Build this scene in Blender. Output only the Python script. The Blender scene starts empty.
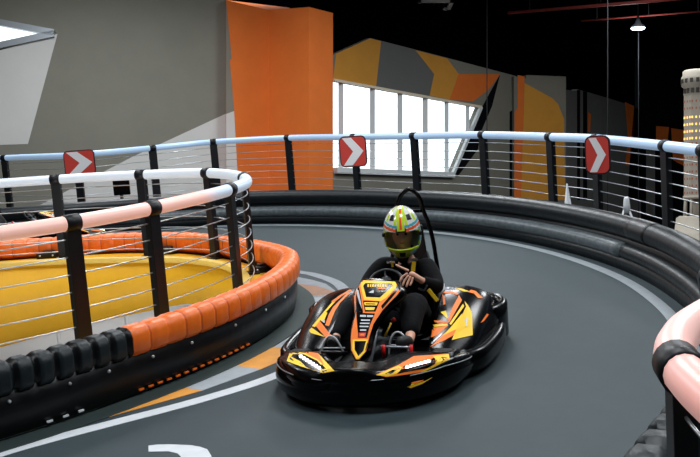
import bpy, bmesh, math, random
from mathutils import Vector as V, Matrix, Euler
from mathutils.bvhtree import BVHTree
random.seed(4)
PI = math.pi; R = math.radians
SC = bpy.context.scene; C = SC.collection
# ------------------------------------------------------------------ frames
F = 1000.0; CX, CY = 350.0, 228.5
CAM = V((0, 0, 5.5))                                # hall floor is z = 0, the kart deck is a sloping ramp above it
_d = V((550, 7370, F)).normalized()
Nn = V((-_d.x, -_d.z, _d.y))                        # deck normal
Vv = (V((0, 1, 0)) - Nn * Nn.y).normalized()
Uu = Vv.cross(Nn)
H = 2.0 * _d.y
O = CAM - Nn * H
MT = Matrix(((Uu.x, Vv.x, Nn.x, O.x), (Uu.y, Vv.y, Nn.y, O.y), (Uu.z, Vv.z, Nn.z, O.z), (0, 0, 0, 1)))
ID = Matrix.Identity(4)
KTH = R(-16)
MK = MT @ Matrix.Translation((0.1, 6.7, 0)) @ Matrix.Rotation(KTH, 4, 'Z')   # kart: x right, y back, z up
MKi = MK.inverted(); MTi = MT.inverted()
def ray(x, y): return V(((x - CX) / F, 1, -(y - CY) / F))
def T(x, y, w=0.0):
    r = ray(x, y); t = (w - H) / r.dot(Nn); p = r * t
    return V((p.dot(Uu), p.dot(Vv), w))
def K(x, y, w): return MKi @ (MT @ T(x, y, w))
# ------------------------------------------------------------------ materials
MATS = {}
def mat(name, col, rough=.5, metal=0, emis=None, es=0, noise=0, nscale=8, bump=0, bscale=60, coat=0, trans=0, attr=None, rvar=0, spec=None):
    m = bpy.data.materials.new(name); m.use_nodes = True; nt = m.node_tree; b = nt.nodes['Principled BSDF']
    L = nt.links.new
    c = tuple((v / 255) ** 2.2 for v in col) + (1,)
    b.inputs['Base Color'].default_value = c; b.inputs['Roughness'].default_value = rough; b.inputs['Metallic'].default_value = metal
    if spec is not None: b.inputs['Specular IOR Level'].default_value = spec
    if coat: b.inputs['Coat Weight'].default_value = coat; b.inputs['Coat Roughness'].default_value = .06
    if trans: b.inputs['Transmission Weight'].default_value = trans; b.inputs['IOR'].default_value = 1.05
    if emis: b.inputs['Emission Color'].default_value = tuple((v / 255) ** 2.2 for v in emis) + (1,); b.inputs['Emission Strength'].default_value = es
    if noise or bump or rvar:
        tc = nt.nodes.new('ShaderNodeTexCoord')
    if noise:
        n = nt.nodes.new('ShaderNodeTexNoise'); n.inputs['Scale'].default_value = nscale; n.inputs['Detail'].default_value = 6; n.inputs['Roughness'].default_value = .65
        L(tc.outputs['Object'], n.inputs['Vector'])
        mr = nt.nodes.new('ShaderNodeMapRange'); mr.inputs['From Min'].default_value = .3; mr.inputs['From Max'].default_value = .7
        mr.inputs['To Min'].default_value = 1 - noise; mr.inputs['To Max'].default_value = 1 + noise; L(n.outputs['Fac'], mr.inputs['Value'])
        mx = nt.nodes.new('ShaderNodeVectorMath'); mx.operation = 'SCALE'; mx.inputs[0].default_value = c[:3]; L(mr.outputs['Result'], mx.inputs['Scale'])
        L(mx.outputs['Vector'], b.inputs['Base Color'])
    if rvar:
        n = nt.nodes.new('ShaderNodeTexNoise'); n.inputs['Scale'].default_value = 14; n.inputs['Detail'].default_value = 5; L(tc.outputs['Object'], n.inputs['Vector'])
        mr = nt.nodes.new('ShaderNodeMapRange'); mr.inputs['To Min'].default_value = rough - rvar; mr.inputs['To Max'].default_value = rough + rvar; L(n.outputs['Fac'], mr.inputs['Value'])
        L(mr.outputs['Result'], b.inputs['Roughness'])
    if bump:
        n = nt.nodes.new('ShaderNodeTexNoise'); n.inputs['Scale'].default_value = bscale; n.inputs['Detail'].default_value = 4; L(tc.outputs['Object'], n.inputs['Vector'])
        bp = nt.nodes.new('ShaderNodeBump'); bp.inputs['Strength'].default_value = bump; bp.inputs['Distance'].default_value = .01; L(n.outputs['Fac'], bp.inputs['Height']); L(bp.outputs['Normal'], b.inputs['Normal'])
    if attr:
        a = nt.nodes.new('ShaderNodeAttribute'); a.attribute_name = attr
        L(a.outputs['Color'], b.inputs['Base Color']); L(a.outputs['Color'], b.inputs['Emission Color']); b.inputs['Emission Strength'].default_value = es
    MATS[name] = m; return m
mat('deck', (42, 56, 61), .66, noise=.10, nscale=5, bump=.25, bscale=220)
mat('deckmat', (44, 56, 55), .7, noise=.08, nscale=8, bump=.2, bscale=160)
mat('paint_white', (205, 209, 214), .55, noise=.08, nscale=9)
mat('paint_line', (142, 149, 154), .55, noise=.12, nscale=9)
mat('paint_grey', (158, 164, 170), .55, noise=.10, nscale=9)
mat('paint_faded', (128, 134, 140), .55, noise=.12, nscale=9)
mat('paint_orange', (222, 150, 62), .55, noise=.10, nscale=9)
mat('paint_brown', (150, 110, 84), .55, noise=.14, nscale=9)
mat('rubber', (20, 26, 30), .42, spec=.3, noise=.25, nscale=7, bump=.3, bscale=18, rvar=.12)
mat('rubber_scuff', (84, 92, 96), .4, spec=.4, noise=.45, nscale=16, bump=.35, bscale=22, rvar=.12)
mat('skirt', (11, 13, 17), .4, spec=.3, noise=.25, nscale=5, bump=.35, bscale=9, rvar=.1)
mat('pad_black', (28, 36, 39), .45, spec=.35, noise=.2, nscale=14, bump=.25, bscale=40)
mat('pad_orange', (240, 112, 34), .42, noise=.08, nscale=10, bump=.2, bscale=30)
mat('pad_groove', (200, 82, 26), .5)
mat('bolt', (215, 220, 225), .3, .5)
mat('yellow', (226, 168, 30), .5, noise=.05, nscale=4, bump=.08, bscale=30)
mat('yellow_lip', (236, 196, 92), .5, noise=.05)
mat('post', (16, 19, 24), .42, noise=.1)
mat('wire', (190, 196, 200), .3, .85)
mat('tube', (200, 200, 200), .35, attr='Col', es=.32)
mat('collar', (22, 24, 28), .45, spec=.3)
mat('wall_olive', (122, 120, 110), .85, noise=.05, nscale=1.5, bump=.05)
mat('wall_light', (200, 199, 196), .85, noise=.03, nscale=1.5)
mat('wall_orange', (216, 108, 38), .8, noise=.05, nscale=2)
mat('wall_mustard', (204, 142, 52), .8, noise=.05, nscale=2)
mat('wall_dark', (100, 101, 99), .85, noise=.05, nscale=2)
mat('wall_brown', (118, 110, 98), .85, noise=.06, nscale=2)
mat('wall_black', (15, 17, 22), .9, spec=.1)
mat('black', (8, 9, 13), 1.0, spec=0)
mat('hall_floor', (60, 64, 68), .6, noise=.1, nscale=1)
mat('frame_white', (215, 222, 224), .5)
mat('frame_line', (228, 214, 190), .5)
mat('red_pipe', (120, 44, 38), .7)
mat('cable_dark', (24, 26, 30), .7, spec=.2)
mat('vent', (225, 230, 228), .5)
mat('lamp', (240, 250, 255), .4, emis=(225, 245, 255), es=9)
mat('tower', (176, 168, 154), .7, noise=.05)
mat('tower_dark', (70, 66, 60), .7)
mat('tower_dot', (180, 95, 70), .6)
mat('tower_lit', (255, 190, 90), .5, emis=(255, 185, 90), es=2.0)
mat('white_gloss', (232, 236, 240), .35)
mat('grey_metal', (150, 156, 162), .35, .4)
mat('chrome', (205, 210, 215), .18, 1)
mat('sign_red', (205, 66, 58), .45)
mat('sign_white', (236, 236, 238), .45)
mat('sign_edge', (44, 26, 34), .5)
mat('k_black', (7, 8, 11), .24, noise=.1, spec=.16)
mat('k_matte', (15, 17, 21), .42, bump=.15, bscale=60)
mat('k_orange', (246, 122, 40), .5, spec=.25)
mat('k_yellow', (255, 204, 52), .5, spec=.25)
mat('k_silver', (196, 200, 205), .3)
mat('k_red', (205, 30, 30), .4)
mat('tyre', (18, 19, 21), .7, bump=.3)
mat('led', (255, 255, 255), .3, emis=(248, 250, 255), es=3.2)
mat('led_house', (40, 42, 46), .3)
mat('suit', (8, 9, 13), .9, spec=.2, bump=.5, bscale=26)
mat('trouser', (10, 12, 16), .9, spec=.2, bump=.5, bscale=26)
mat('skin', (226, 172, 146), .55, noise=.05, nscale=30)
mat('hair', (30, 22, 18), .7)
mat('eye', (20, 18, 18), .3)
mat('h_white', (226, 230, 226), .2, coat=.5)
mat('h_lime', (196, 226, 62), .2, coat=.5)
mat('h_orange', (240, 96, 50), .2, coat=.5)
mat('h_blue', (80, 170, 190), .2, coat=.5)
mat('h_black', (16, 18, 22), .3)
mat('shoe', (18, 19, 22), .6)
mat('belt_yellow', (238, 196, 40), .6)
def clear_mat(name, tint, refl, rough=.03):
    m = bpy.data.materials.new(name); m.use_nodes = True; nt = m.node_tree; nt.nodes.clear()
    o = nt.nodes.new('ShaderNodeOutputMaterial'); t = nt.nodes.new('ShaderNodeBsdfTransparent'); g = nt.nodes.new('ShaderNodeBsdfGlossy'); x = nt.nodes.new('ShaderNodeMixShader')
    t.inputs['Color'].default_value = (*tint, 1); g.inputs['Roughness'].default_value = rough; x.inputs['Fac'].default_value = refl
    nt.links.new(t.outputs[0], x.inputs[1]); nt.links.new(g.outputs[0], x.inputs[2]); nt.links.new(x.outputs[0], o.inputs['Surface']); MATS[name] = m
clear_mat('glass', (.97, .99, 1), .05); clear_mat('visor', (.86, .86, .86), .04)
# ------------------------------------------------------------------ helpers
W = {}
def prop(o, label=None, cat=None, group=None, kind=None):
    if label: o['label'] = label
    if cat: o['category'] = cat
    if group: o['group'] = group
    if kind: o['kind'] = kind
    return o
def thing(name, label, cat, loc=(0, 0, 0), M=MT, group=None):
    o = bpy.data.objects.new(name, None); C.objects.link(o); o.empty_display_size = .1
    m = M @ Matrix.Translation(loc); o.matrix_world = m; W[o.name] = m
    return prop(o, label, cat, group)
def obj(name, bm, mats, parent=None, M=MT, loc=None, smooth=False, bevel=0, sub=0, solid=0, label=None, recalc=True):
    """links bm (its vertices are given in frame M) as one mesh object"""
    if recalc: bmesh.ops.recalc_face_normals(bm, faces=bm.faces)
    if parent is not None: w = W[parent.name]
    else: w = M @ Matrix.Translation(loc if loc is not None else (0, 0, 0))
    bm.transform(w.inverted() @ M)
    me = bpy.data.meshes.new(name); bm.to_mesh(me); bm.free()
    if isinstance(mats, str): mats = [mats]
    for m in mats: me.materials.append(MATS[m])
    if smooth:
        for p in me.polygons: p.use_smooth = True
    o = bpy.data.objects.new(name, me); C.objects.link(o)
    if parent is not None: o.parent = parent; W[o.name] = w
    else: o.matrix_world = w; W[o.name] = w
    if solid: s = o.modifiers.new('solid', 'SOLIDIFY'); s.thickness = solid; s.offset = -1
    if bevel: b = o.modifiers.new('bevel', 'BEVEL'); b.width = bevel; b.segments = 2; b.limit_method = 'ANGLE'; b.angle_limit = R(35)
    if sub: s = o.modifiers.new('sub', 'SUBSURF'); s.levels = sub; s.render_levels = sub
    if label: o['label'] = label
    return o
def struct(name, bm, mats, M=ID, loc=None, **k):
    o = obj(name, bm, mats, None, M, loc, **k); o['kind'] = 'structure'; return o
def box(bm, c, s, rot=0, mi=0, M=None):
    m = Matrix.Translation(c) @ (M if M is not None else Matrix.Rotation(rot, 4, 'Z')) @ Matrix.Diagonal((s[0], s[1], s[2], 1))
    r = bmesh.ops.create_cube(bm, size=1, matrix=m)
    for f in {f for v in r['verts'] for f in v.link_faces}: f.material_index = mi
    return r
def B(c, s, rot=0, M=None):
    bm = bmesh.new(); box(bm, c, s, rot, 0, M); return bm
def catmull(pts, n=6, closed=False):
    P = [V(p) for p in pts]; out = []; N = len(P)
    rng = range(N if closed else N - 1)
    for i in rng:
        if closed: a, b, c, d = P[(i - 1) % N], P[i], P[(i + 1) % N], P[(i + 2) % N]
        else: a, b, c, d = P[max(i - 1, 0)], P[i], P[i + 1], P[min(i + 2, N - 1)]
        for k in range(n):
            t = k / n
            out.append(.5 * ((2 * b) + (c - a) * t + (2 * a - 5 * b + 4 * c - d) * t * t + (3 * b - a - 3 * c + d) * t ** 3))
    if not closed: out.append(P[-1])
    return out
def resample(P, step=None, n=None):
    d = [0]
    for a, b in zip(P, P[1:]): d.append(d[-1] + (b - a).length)
    L = d[-1]; n = n or max(2, int(round(L / step))); out = []; j = 0
    for i in range(n + 1):
        s = L * i / n
        while j < len(d) - 2 and d[j + 1] < s: j += 1
        t = (s - d[j]) / max(1e-9, d[j + 1] - d[j]); out.append(P[j].lerp(P[j + 1], t))
    return out
def tube(bm, P, r, seg=10, cap=True, mi=0, up=V((0, 0, 1))):
    P = [V(p) for p in P]; rings = []; n0 = None
    rr = r if isinstance(r, (list, tuple)) else [r] * len(P)
    for i, p in enumerate(P):
        t = (P[min(i + 1, len(P) - 1)] - P[max(i - 1, 0)]).normalized()
        if n0 is None:
            n0 = up.cross(t)
            if n0.length < .1: n0 = V((1, 0, 0)).cross(t)
        n0 = (n0 - t * n0.dot(t)).normalized(); b = t.cross(n0)
        rings.append([bm.verts.new(p + (n0 * math.cos(2 * PI * k / seg) + b * math.sin(2 * PI * k / seg)) * rr[i]) for k in range(seg)])
    fs = []
    for a, b in zip(rings, rings[1:]):
        for k in range(seg): fs.append(bm.faces.new((a[k], a[(k + 1) % seg], b[(k + 1) % seg], b[k])))
    if cap: fs.append(bm.faces.new(rings[0][::-1])); fs.append(bm.faces.new(rings[-1]))
    for f in fs: f.material_index = mi; f.smooth = True
    return rings
def TB(P, r, seg=10, **k):
    bm = bmesh.new(); tube(bm, P, r, seg, **k); return bm
def normals2(P):
    out = []
    for i in range(len(P)):
        t = (P[min(i + 1, len(P) - 1)] - P[max(i - 1, 0)]); t.z = 0; t.normalize(); out.append(V((-t.y, t.x, 0)))
    return out
def sweep(bm, P, profs, mis=None, closed=True, cap=True, ends=True):
    """profs[i] = list of (offset to the left of travel, z); faces between consecutive profiles"""
    N_ = normals2(P); rings = []
    for p, n, pr in zip(P, N_, profs):
        rings.append([bm.verts.new(V((p.x, p.y, 0)) + n * a + V((0, 0, z + p.z))) for a, z in pr])
    m = len(rings[0])
    for i, (a, b) in enumerate(zip(rings, rings[1:])):
        for k in range(m if closed else m - 1):
            f = bm.faces.new((a[k], a[(k + 1) % m], b[(k + 1) % m], b[k]))
            if mis: f.material_index = mis(i, k)
            f.smooth = True
    if cap and closed: bm.faces.new(rings[0]); bm.faces.new(rings[-1][::-1])
    return rings
def offset(P, d): return [p + n * d for p, n in zip(P, normals2(P))]
def cyl(bm, a, b, r, seg=16, mi=0): return tube(bm, [a, b], r, seg, True, mi)
def lathe(bm, c, prof, seg=24, mi=0, axis=None):
    rings = []
    for r_, z in prof:
        ring = []
        for k in range(seg):
            a = 2 * PI * k / seg; v = V((r_ * math.cos(a), r_ * math.sin(a), z))
            if axis is not None: v = axis @ v
            ring.append(bm.verts.new(V(c) + v))
        rings.append(ring)
    for a, b in zip(rings, rings[1:]):
        for k in range(seg):
            f = bm.faces.new((a[k], a[(k + 1) % seg], b[(k + 1) % seg], b[k])); f.material_index = mi; f.smooth = True
    for rg in (rings[0], rings[-1]):
        f = bm.faces.new(rg); f.material_index = mi
def poly(bm, pts, mi=0):
    f = bm.faces.new([bm.verts.new(p) for p in pts]); f.material_index = mi; return f
def face_up(bm):
    bm.normal_update()
    for f in bm.faces:
        if f.normal.z < 0: f.normal_flip()
def fill(bm, loops, mi=0):
    es = []
    for lp in loops:
        vs = [bm.verts.new(p) for p in lp]
        es += [bm.edges.new((vs[i], vs[(i + 1) % len(vs)])) for i in range(len(vs))]
    r = bmesh.ops.triangle_fill(bm, use_beauty=True, use_dissolve=False, edges=es)
    for g in r['geom']:
        if isinstance(g, bmesh.types.BMFace): g.material_index = mi
# ------------------------------------------------------------------ plan curves of the track (deck frame)
void = catmull([(-9, 12.45, 0), (-5, 12.52, 0), (-3.64, 12.44, 0), (-2.55, 12.1, 0), (-2.02, 11.84, 0), (-1.68, 11.52, 0), (-1.39, 11.12, 0), (-1.15, 10.5, 0), (-1.07, 9.95, 0), (-1.12, 9.4, 0), (-1.31, 8.85, 0), (-1.74, 8.15, 0),
                (-2.2, 7.52, 0), (-2.85, 6.95, 0), (-3.7, 6.25, 0), (-5.1, 5.15, 0), (-9, 2.1, 0)], 6)
P_in = catmull([(-6.4, 2.6, 0), (-4.4, 4.12, 0), (-3.2, 5.13, 0), (-2.25, 5.97, 0), (-1.86, 6.38, 0), (-1.57, 6.74, 0), (-1.23, 7.22, 0), (-.94, 7.75, 0), (-.73, 8.3, 0), (-.60, 8.9, 0), (-.58, 9.5, 0),
                (-.68, 10.1, 0), (-.97, 10.95, 0), (-1.25, 11.5, 0), (-1.95, 12.35, 0), (-2.7, 12.78, 0), (-3.3, 12.94, 0), (-4.6, 13.0, 0), (-7, 12.95, 0), (-9.5, 12.9, 0)], 8)
P_out = catmull([(-9.5, 16.6, 0), (-7.5, 16.5, 0), (-5.8, 16.4, 0), (-4.2, 16.4, 0), (-2.5, 16.25, 0), (-1.61, 16.05, 0), (-.78, 15.6, 0), (.0, 15.02, 0), (.72, 14.3, 0), (1.37, 13.52, 0), (1.92, 12.6, 0), (2.33, 11.6, 0), (2.62, 10.5, 0),
                 (2.76, 9.4, 0), (2.74, 8.3, 0), (2.62, 7.4, 0), (2.42, 6.5, 0), (2.05, 5.55, 0), (1.64, 4.75, 0), (1.30, 4.2, 0), (1.02, 3.74, 0), (.6, 3.0, 0), (.1, 2.1, 0)], 8)
# ------------------------------------------------------------------ deck (the ramp floor with its paint)
bm = bmesh.new()
rail_out = [T(*p, 1.17) for p in ((4, 158), (75, 155), (154, 148), (213, 142), (287, 138), (354, 137), (415, 136), (484, 135), (550, 137), (597, 139), (664, 146), (706, 151))]
for p in rail_out: p.z = 0
edge = [V((-9.5, 22.2, 0))] + [V((p.x + .25, p.y + .3, 0)) for p in rail_out] + [V((3.95, 9.2, 0)), V((4.1, 7, 0)), V((4.1, -2, 0)), V((-9.5, -2, 0))]
hole = void[:]
hole = [p for p in hole if p.x > -9.0] + [V((-9.0, 2.15, 0)), V((-9.0, 12.4, 0))]
hole = [p for i, p in enumerate(hole) if (p - hole[i - 1]).length > .02]
fill(bm, [edge, hole], 0)
def paint(pts, mi, z=.003, px=True):
    poly(bm, [V((T(*p).x, T(*p).y, z)) if px else V((p[0], p[1], z)) for p in pts], mi)
def band(P, w, mi, z=.003):
    A = offset(P, w / 2); B_ = offset(P, -w / 2)
    va = [bm.verts.new((p.x, p.y, z)) for p in A]; vb = [bm.verts.new((p.x, p.y, z)) for p in B_]
    for i in range(len(P) - 1): bm.faces.new((va[i], va[i + 1], vb[i + 1], vb[i])).material_index = mi
outl = resample(offset(P_out, -.16), .15)
band(outl, .11, 2)
inl = catmull([T(*p) for p in ((-60, 476), (0, 454), (60, 437), (125, 420), (190, 403), (250, 385), (282, 373), (330, 352), (352, 325), (352, 303), (338, 284), (315, 275), (298, 272), (280, 268))], 8)
ic_ = next(i for i, p in enumerate(inl) if (p - T(325, 356)).length < .12)
band(inl[:ic_ + 1], .12, 1); band(inl[ic_:], .12, 6)
paint([(106, 418), (184.6, 388), (201.7, 391)], 3)
paint([(184.6, 388), (214, 373), (234, 366), (261, 369.5), (201.7, 391)], 4)
paint([(234, 366), (256, 355), (274, 347), (296, 352), (281, 361), (261, 369.5)], 3)
paint([(274, 347), (300, 331), (312, 318), (313, 305), (309, 296), (340, 294), (348, 310), (335, 330), (296, 352)], 4)
paint([(299, 297), (298, 284), (316, 286), (338, 293), (334, 296), (318, 297.5)], 5)
paint([(298, 284), (297, 277), (312, 280), (326, 284), (338, 293), (316, 286)], 6)
for p in (( ((148.5, 446), (157, 445), (168.6, 444.7), (191, 445.6), (200, 447.2), (207.4, 449.7), (211.5, 456.6), (210, 468), (196, 480), (150, 498), (150, 490), (172, 478), (180, 466), (181, 457), (177.7, 454), (168.6, 451.7), (148.5, 452)) ),): paint(p, 1)
mb = resample(offset(P_in, -.09), .1)
band([p for p in mb], .20, 7, .006)
face_up(bm)
struct('floor', bm, ['deck', 'paint_white', 'paint_line', 'paint_orange', 'paint_grey', 'paint_brown', 'paint_faded', 'deckmat'], MT, loc=(0, 8, 0), solid=.14, recalc=False)
# ------------------------------------------------------------------ island: ledge and yellow lining
t = thing('island_lining', 'curved yellow panel lining the open pit inside the orange barrier', 'panel', (-2.5, 12.2, 0))
lp = resample(void, .14)
bm = bmesh.new()
def wid(p): return .25
# ledge: from the void edge out to the barrier
def near_pt(p, P): return min(P, key=lambda q: (q.x - p.x) ** 2 + (q.y - p.y) ** 2)
n_ = normals2(lp)
inn = []; out_ = []
for p, n in zip(lp, n_):
    q = near_pt(p, P_in); d = (V((q.x, q.y, 0)) - p); L_ = d.length
    inn.append(p); out_.append(p + d * max(0.1, (L_ - .12)) / L_)
rows = []
for a, b in zip(inn, out_):
    rows.append([bm.verts.new((a.x, a.y, .15)), bm.verts.new((b.x, b.y, .15)), bm.verts.new((b.x, b.y, .0)), bm.verts.new((a.x, a.y, .0))])
for a, b in zip(rows, rows[1:]):
    for k in range(4): bm.faces.new((a[k], a[(k + 1) % 4], b[(k + 1) % 4], b[k]))
bm.faces.new(rows[0]); bm.faces.new(rows[-1])
obj('ledge', bm, 'yellow', t)
bm = bmesh.new()
def FD(p): return -.38 + .205 * min(0, p.x + 2.0)
sweep(bm, lp, [[(0, FD(p)), (-.035, FD(p)), (-.035, .16), (0, .16)] for p in lp])
obj('lining_panel', bm, 'yellow', t)
bm = bmesh.new(); sweep(bm, lp, [[(.02, .12), (-.08, .12), (-.08, .185), (.02, .185)]] * len(lp)); obj('top_lip', bm, 'yellow_lip', t, label='paler yellow lip along the top edge', bevel=.01)
# ------------------------------------------------------------------ island barrier
t = thing('track_barrier', 'hairpin barrier with orange and black ribbed padding over a black skirt', 'barrier', (-.6, 9.3, 0))
Pb = resample(P_in, .014)
s_black = None
acc = 0; S = [0]
for a, b in zip(Pb, Pb[1:]): acc += (b - a).length; S.append(acc)
i0 = next(i for i, p in enumerate(Pb) if p.y < 8 and p.x / (p.y * .998) * F + CX > 111)
def topw(v): return .5 - .10 * min(1, max(0, (v - 9.6) / 1.8))
def wall_prof(p):
    zt = topw(p.y)
    return [(-.0, 0.02), (-.02, .08), (-.035, .16), (-.03, zt - .17), (.03, zt - .15), (.06, .02)]
bm = bmesh.new()
sweep(bm, Pb, [wall_prof(p) for p in Pb]); obj('skirt', bm, 'skirt', t)
def padding(i1, i2, black):
    bm = bmesh.new(); P = Pb[i1:i2 + 1]; pr = []; gr = []
    per = .17 if not black else .142
    for j, p in enumerate(P):
        s = (S[i1 + j] - S[i0]) / per; ph = s % 1.0
        if black: g = max(0, min(1, (ph - .64) / .1)) * max(0, min(1, (1 - ph) / .1))
        else: g = max(0, 1 - ph / .30) if ph < .9 else (ph - .9) / .1
        dpt = .034 if black else .016
        zt = topw(p.y) ; zb = zt - .20; o = dpt * g; gr.append(g)
        pr.append([(-.045 + o, zb), (-.07 + o, zb + .03), (-.075 + o, zt - .07), (-.06 + o, zt - .025 - o * .5), (-.02, zt - o * .8), (.06, zt - o * .8), (.10, zt - .02 - o * .6), (.125 - o, zt - .06), (.125 - o, zb + .02), (.06, zb - .05)])
    sweep(bm, P, pr, mis=(lambda i, k: 1 if gr[i] > (.5 if black else .82) else 0))
    return bm
obj('black_padding', padding(0, i0, True), ['pad_black', 'skirt'], t, label='black ribbed padding')
obj('orange_padding', padding(i0, len(Pb) - 1, False), ['pad_orange', 'pad_groove'], t, label='orange ribbed padding')
for x, y in ((3, 399), (63, 382), (106, 371), (148, 356), (184, 342), (231, 325), (265, 310), (286, 297)):
    zz = .25; q = T(x, y, zz); b = near_pt(q, Pb); i = Pb.index(b); n = normals2(Pb)[i]
    c = b + n * -.036; c.z = zz
    bm = bmesh.new(); cyl(bm, c + n * .01, c - n * .006, .011, 10); obj('bolt', bm, 'bolt', t)
for (xa, xb, w_, m_) in ((133, 250, .045, 'pad_orange'), (42, 92, .05, 'white_gloss')):
    a = near_pt(T(xa, 397 if xa > 100 else 430), Pb); b = near_pt(T(xb, 348 if xa > 100 else 414), Pb); ia, ib = Pb.index(a), Pb.index(b)
    bm = bmesh.new(); P = resample(Pb[ia:ib], .09 if xa > 100 else .13); nn = normals2(P)
    for k in range(len(P) - 1):
        d = P[k + 1] - P[k]; c = (P[k] + P[k + 1]) / 2 - nn[k] * .022; c.z = .045
        box(bm, c, (d.length * .5 if xa > 100 else d.length * .35, .012, .012), math.atan2(d.y, d.x))
    obj('base_slot', bm, m_, t, label='row of orange strips showing along the foot of the skirt' if xa > 100 else 'row of white marks along the foot of the skirt')['kind'] = 'stuff'
# ------------------------------------------------------------------ outer barrier
t = thing('track_barrier', 'long black rubber barrier curving round the far side of the track', 'barrier', (1.37, 13.7, 0))
Po = resample(P_out, .08)
ispl = min(range(len(Po)), key=lambda i: (Po[i] - V((2.6, 7.3, 0))).length)
def oprof(p, s=0):
    return [(0, .0), (-.02, .06), (-.03, .10), (.0, .13), (.05, .145), (.12, .14), (.2, .05), (.2, 0)]
jn = min(range(len(Po)), key=lambda i: (Po[i] - T(618, 270)).length)
bm = bmesh.new(); P = Po[:ispl + 1]
sweep(bm, P, [[(.0, 0), (.0, .12), (.09, .14), (.34, .14), (.34, 0)]] * len(P)); obj('foot', bm, 'rubber', t)
def rub(P, cx, cz, rx, rz, seg=14): return [[(cx + rx * math.cos(2 * PI * k / seg), cz + rz * math.sin(2 * PI * k / seg)) for k in range(seg)]] * len(P)
P1 = Po[:jn]; P2 = Po[jn:ispl + 1]
for PP, lab, sc in ((P1, 'scuffed pale inflated tube left of the joint', 1.0), (P2, 'darker lower tube right of the joint', .88)):
    bm = bmesh.new(); sweep(bm, PP, rub(PP, .06, .185, .095 * sc, .085 * sc)); obj('lower_tube', bm, 'rubber_scuff' if sc == 1 else 'rubber', t, smooth=True, label=lab)
bm = bmesh.new(); sweep(bm, P, [[(.10, .1), (.10, .34), (.24, .34), (.24, .1)]] * len(P)); obj('backing', bm, 'rubber', t)
bm = bmesh.new(); sweep(bm, P, rub(P, .17, .40, .13, .115, 18)); obj('upper_tube', bm, 'rubber', t, smooth=True)
jq = Po[jn]; jnn = normals2(Po)[jn]
bm = bmesh.new(); sweep(bm, Po[jn:jn + 7], rub(Po[jn:jn + 7], .17, .40, .134, .119, 18)); obj('joint_band', bm, 'k_matte', t, smooth=True)
# near ribbed barrier, lower right
t = thing('track_barrier', 'black ribbed barrier at the lower right below the bent pink rail', 'barrier', (1.6, 5.2, 0))
P = Po[ispl:]; P = resample(P, .03); bm = bmesh.new()
sweep(bm, P, [[(.0, 0), (.0, .32), (.12, .32), (.16, 0)]] * len(P)); obj('skirt', bm, 'skirt', t)
bm = bmesh.new(); pr = []; gr = []
for j, p in enumerate(P):
    ph = (j * .03 / .20) % 1; g = 1 if ph > .72 else (0 if ph < .62 else (ph - .62) / .1); gr.append(g); o = .055 * g; zt = .5; zb = .28
    pr.append([(-.03 + o, zb), (-.05 + o, zt - .07), (-.035 + o, zt - .03), (0, zt - o), (.09, zt - o), (.13, zt - .03 - o), (.15 - o, zt - .07), (.15 - o, zb)])
sweep(bm, P, pr); obj('black_padding', bm, 'pad_black', t)
# ------------------------------------------------------------------ railings
PINK = (248, 198, 186); WHITE = (196, 213, 232)
def lin(c): return tuple((v / 255) ** 2.2 for v in c)
def railing(label, path, posts, base, colf, tr=.058, close=6, nw=7, pw=.12, top=1.17, foot=True):
    """path: smoothed plan points of the rail; posts: plan points of the posts"""
    t = thing('safety_railing', label, 'railing', (posts[len(posts) // 2][0], posts[len(posts) // 2][1], base))
    idx = sorted(min(range(len(path)), key=lambda i: (path[i].x - q[0]) ** 2 + (path[i].y - q[1]) ** 2) for q in posts)
    nrm = normals2(path)
    for i in idx:
        p = path[i]; n = nrm[i]; a = math.atan2(n.y, n.x)
        bm = B((p.x, p.y, (base + top - .045) / 2 + .0), (.065, pw, top - .045 - base), a)
        if foot: box(bm, (p.x, p.y, base + .012), (.14, .16, .024), a)
        obj('post', bm, 'post', t, bevel=.004)
        d = (path[min(i + 1, len(path) - 1)] - path[max(i - 1, 0)]).normalized()
        a_, b_ = path[max(i - 1, 0)], path[min(i + 1, len(path) - 1)]
        c = V((p.x, p.y, top)); bm = bmesh.new(); tube(bm, [c - d * .066, c - d * .06, c + d * .06, c + d * .066], [tr * .9, tr * 1.13, tr * 1.13, tr * .9], 18)
        obj('collar', bm, 'collar', t)
    cuts = [0] + idx + [len(path) - 1]
    for a, b in zip(cuts, cuts[1:]):
        if b - a < 1: continue
        P = [V((p.x, p.y, top)) for p in path[a:b + 1]]
        if (P[-1] - P[0]).length < .12: continue
        if a in idx: d = (P[1] - P[0]).normalized(); P[0] = P[0] + d * .03
        if b in idx: d = (P[-1] - P[-2]).normalized(); P[-1] = P[-1] - d * .03
        bm = bmesh.new(); cl = bm.loops.layers.float_color.new('Col'); tube(bm, P, tr, 16)
        for f in bm.faces:
            for l in f.loops: l[cl] = colf(l.vert.co) + (1,)
        obj('light_tube', bm, 'tube', t)
    for k in range(nw):
        z = base + .10 + (top - .16 - base - .06) * k / (nw - 1)
        bm = bmesh.new(); tube(bm, [V((p.x, p.y, z)) for p in path[::2]], .006, 5); obj('wire', bm, 'wire', t)
    return t
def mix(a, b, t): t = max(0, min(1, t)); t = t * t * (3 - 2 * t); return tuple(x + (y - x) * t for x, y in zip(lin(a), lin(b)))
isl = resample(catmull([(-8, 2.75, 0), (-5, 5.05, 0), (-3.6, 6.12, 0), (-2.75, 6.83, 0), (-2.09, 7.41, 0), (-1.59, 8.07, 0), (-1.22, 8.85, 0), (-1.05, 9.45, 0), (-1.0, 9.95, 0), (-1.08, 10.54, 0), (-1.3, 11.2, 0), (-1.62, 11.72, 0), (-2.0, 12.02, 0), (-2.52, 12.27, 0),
                        (-3.1, 12.48, 0), (-3.64, 12.6, 0), (-5, 12.68, 0), (-8, 12.6, 0)], 10), .05)
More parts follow.
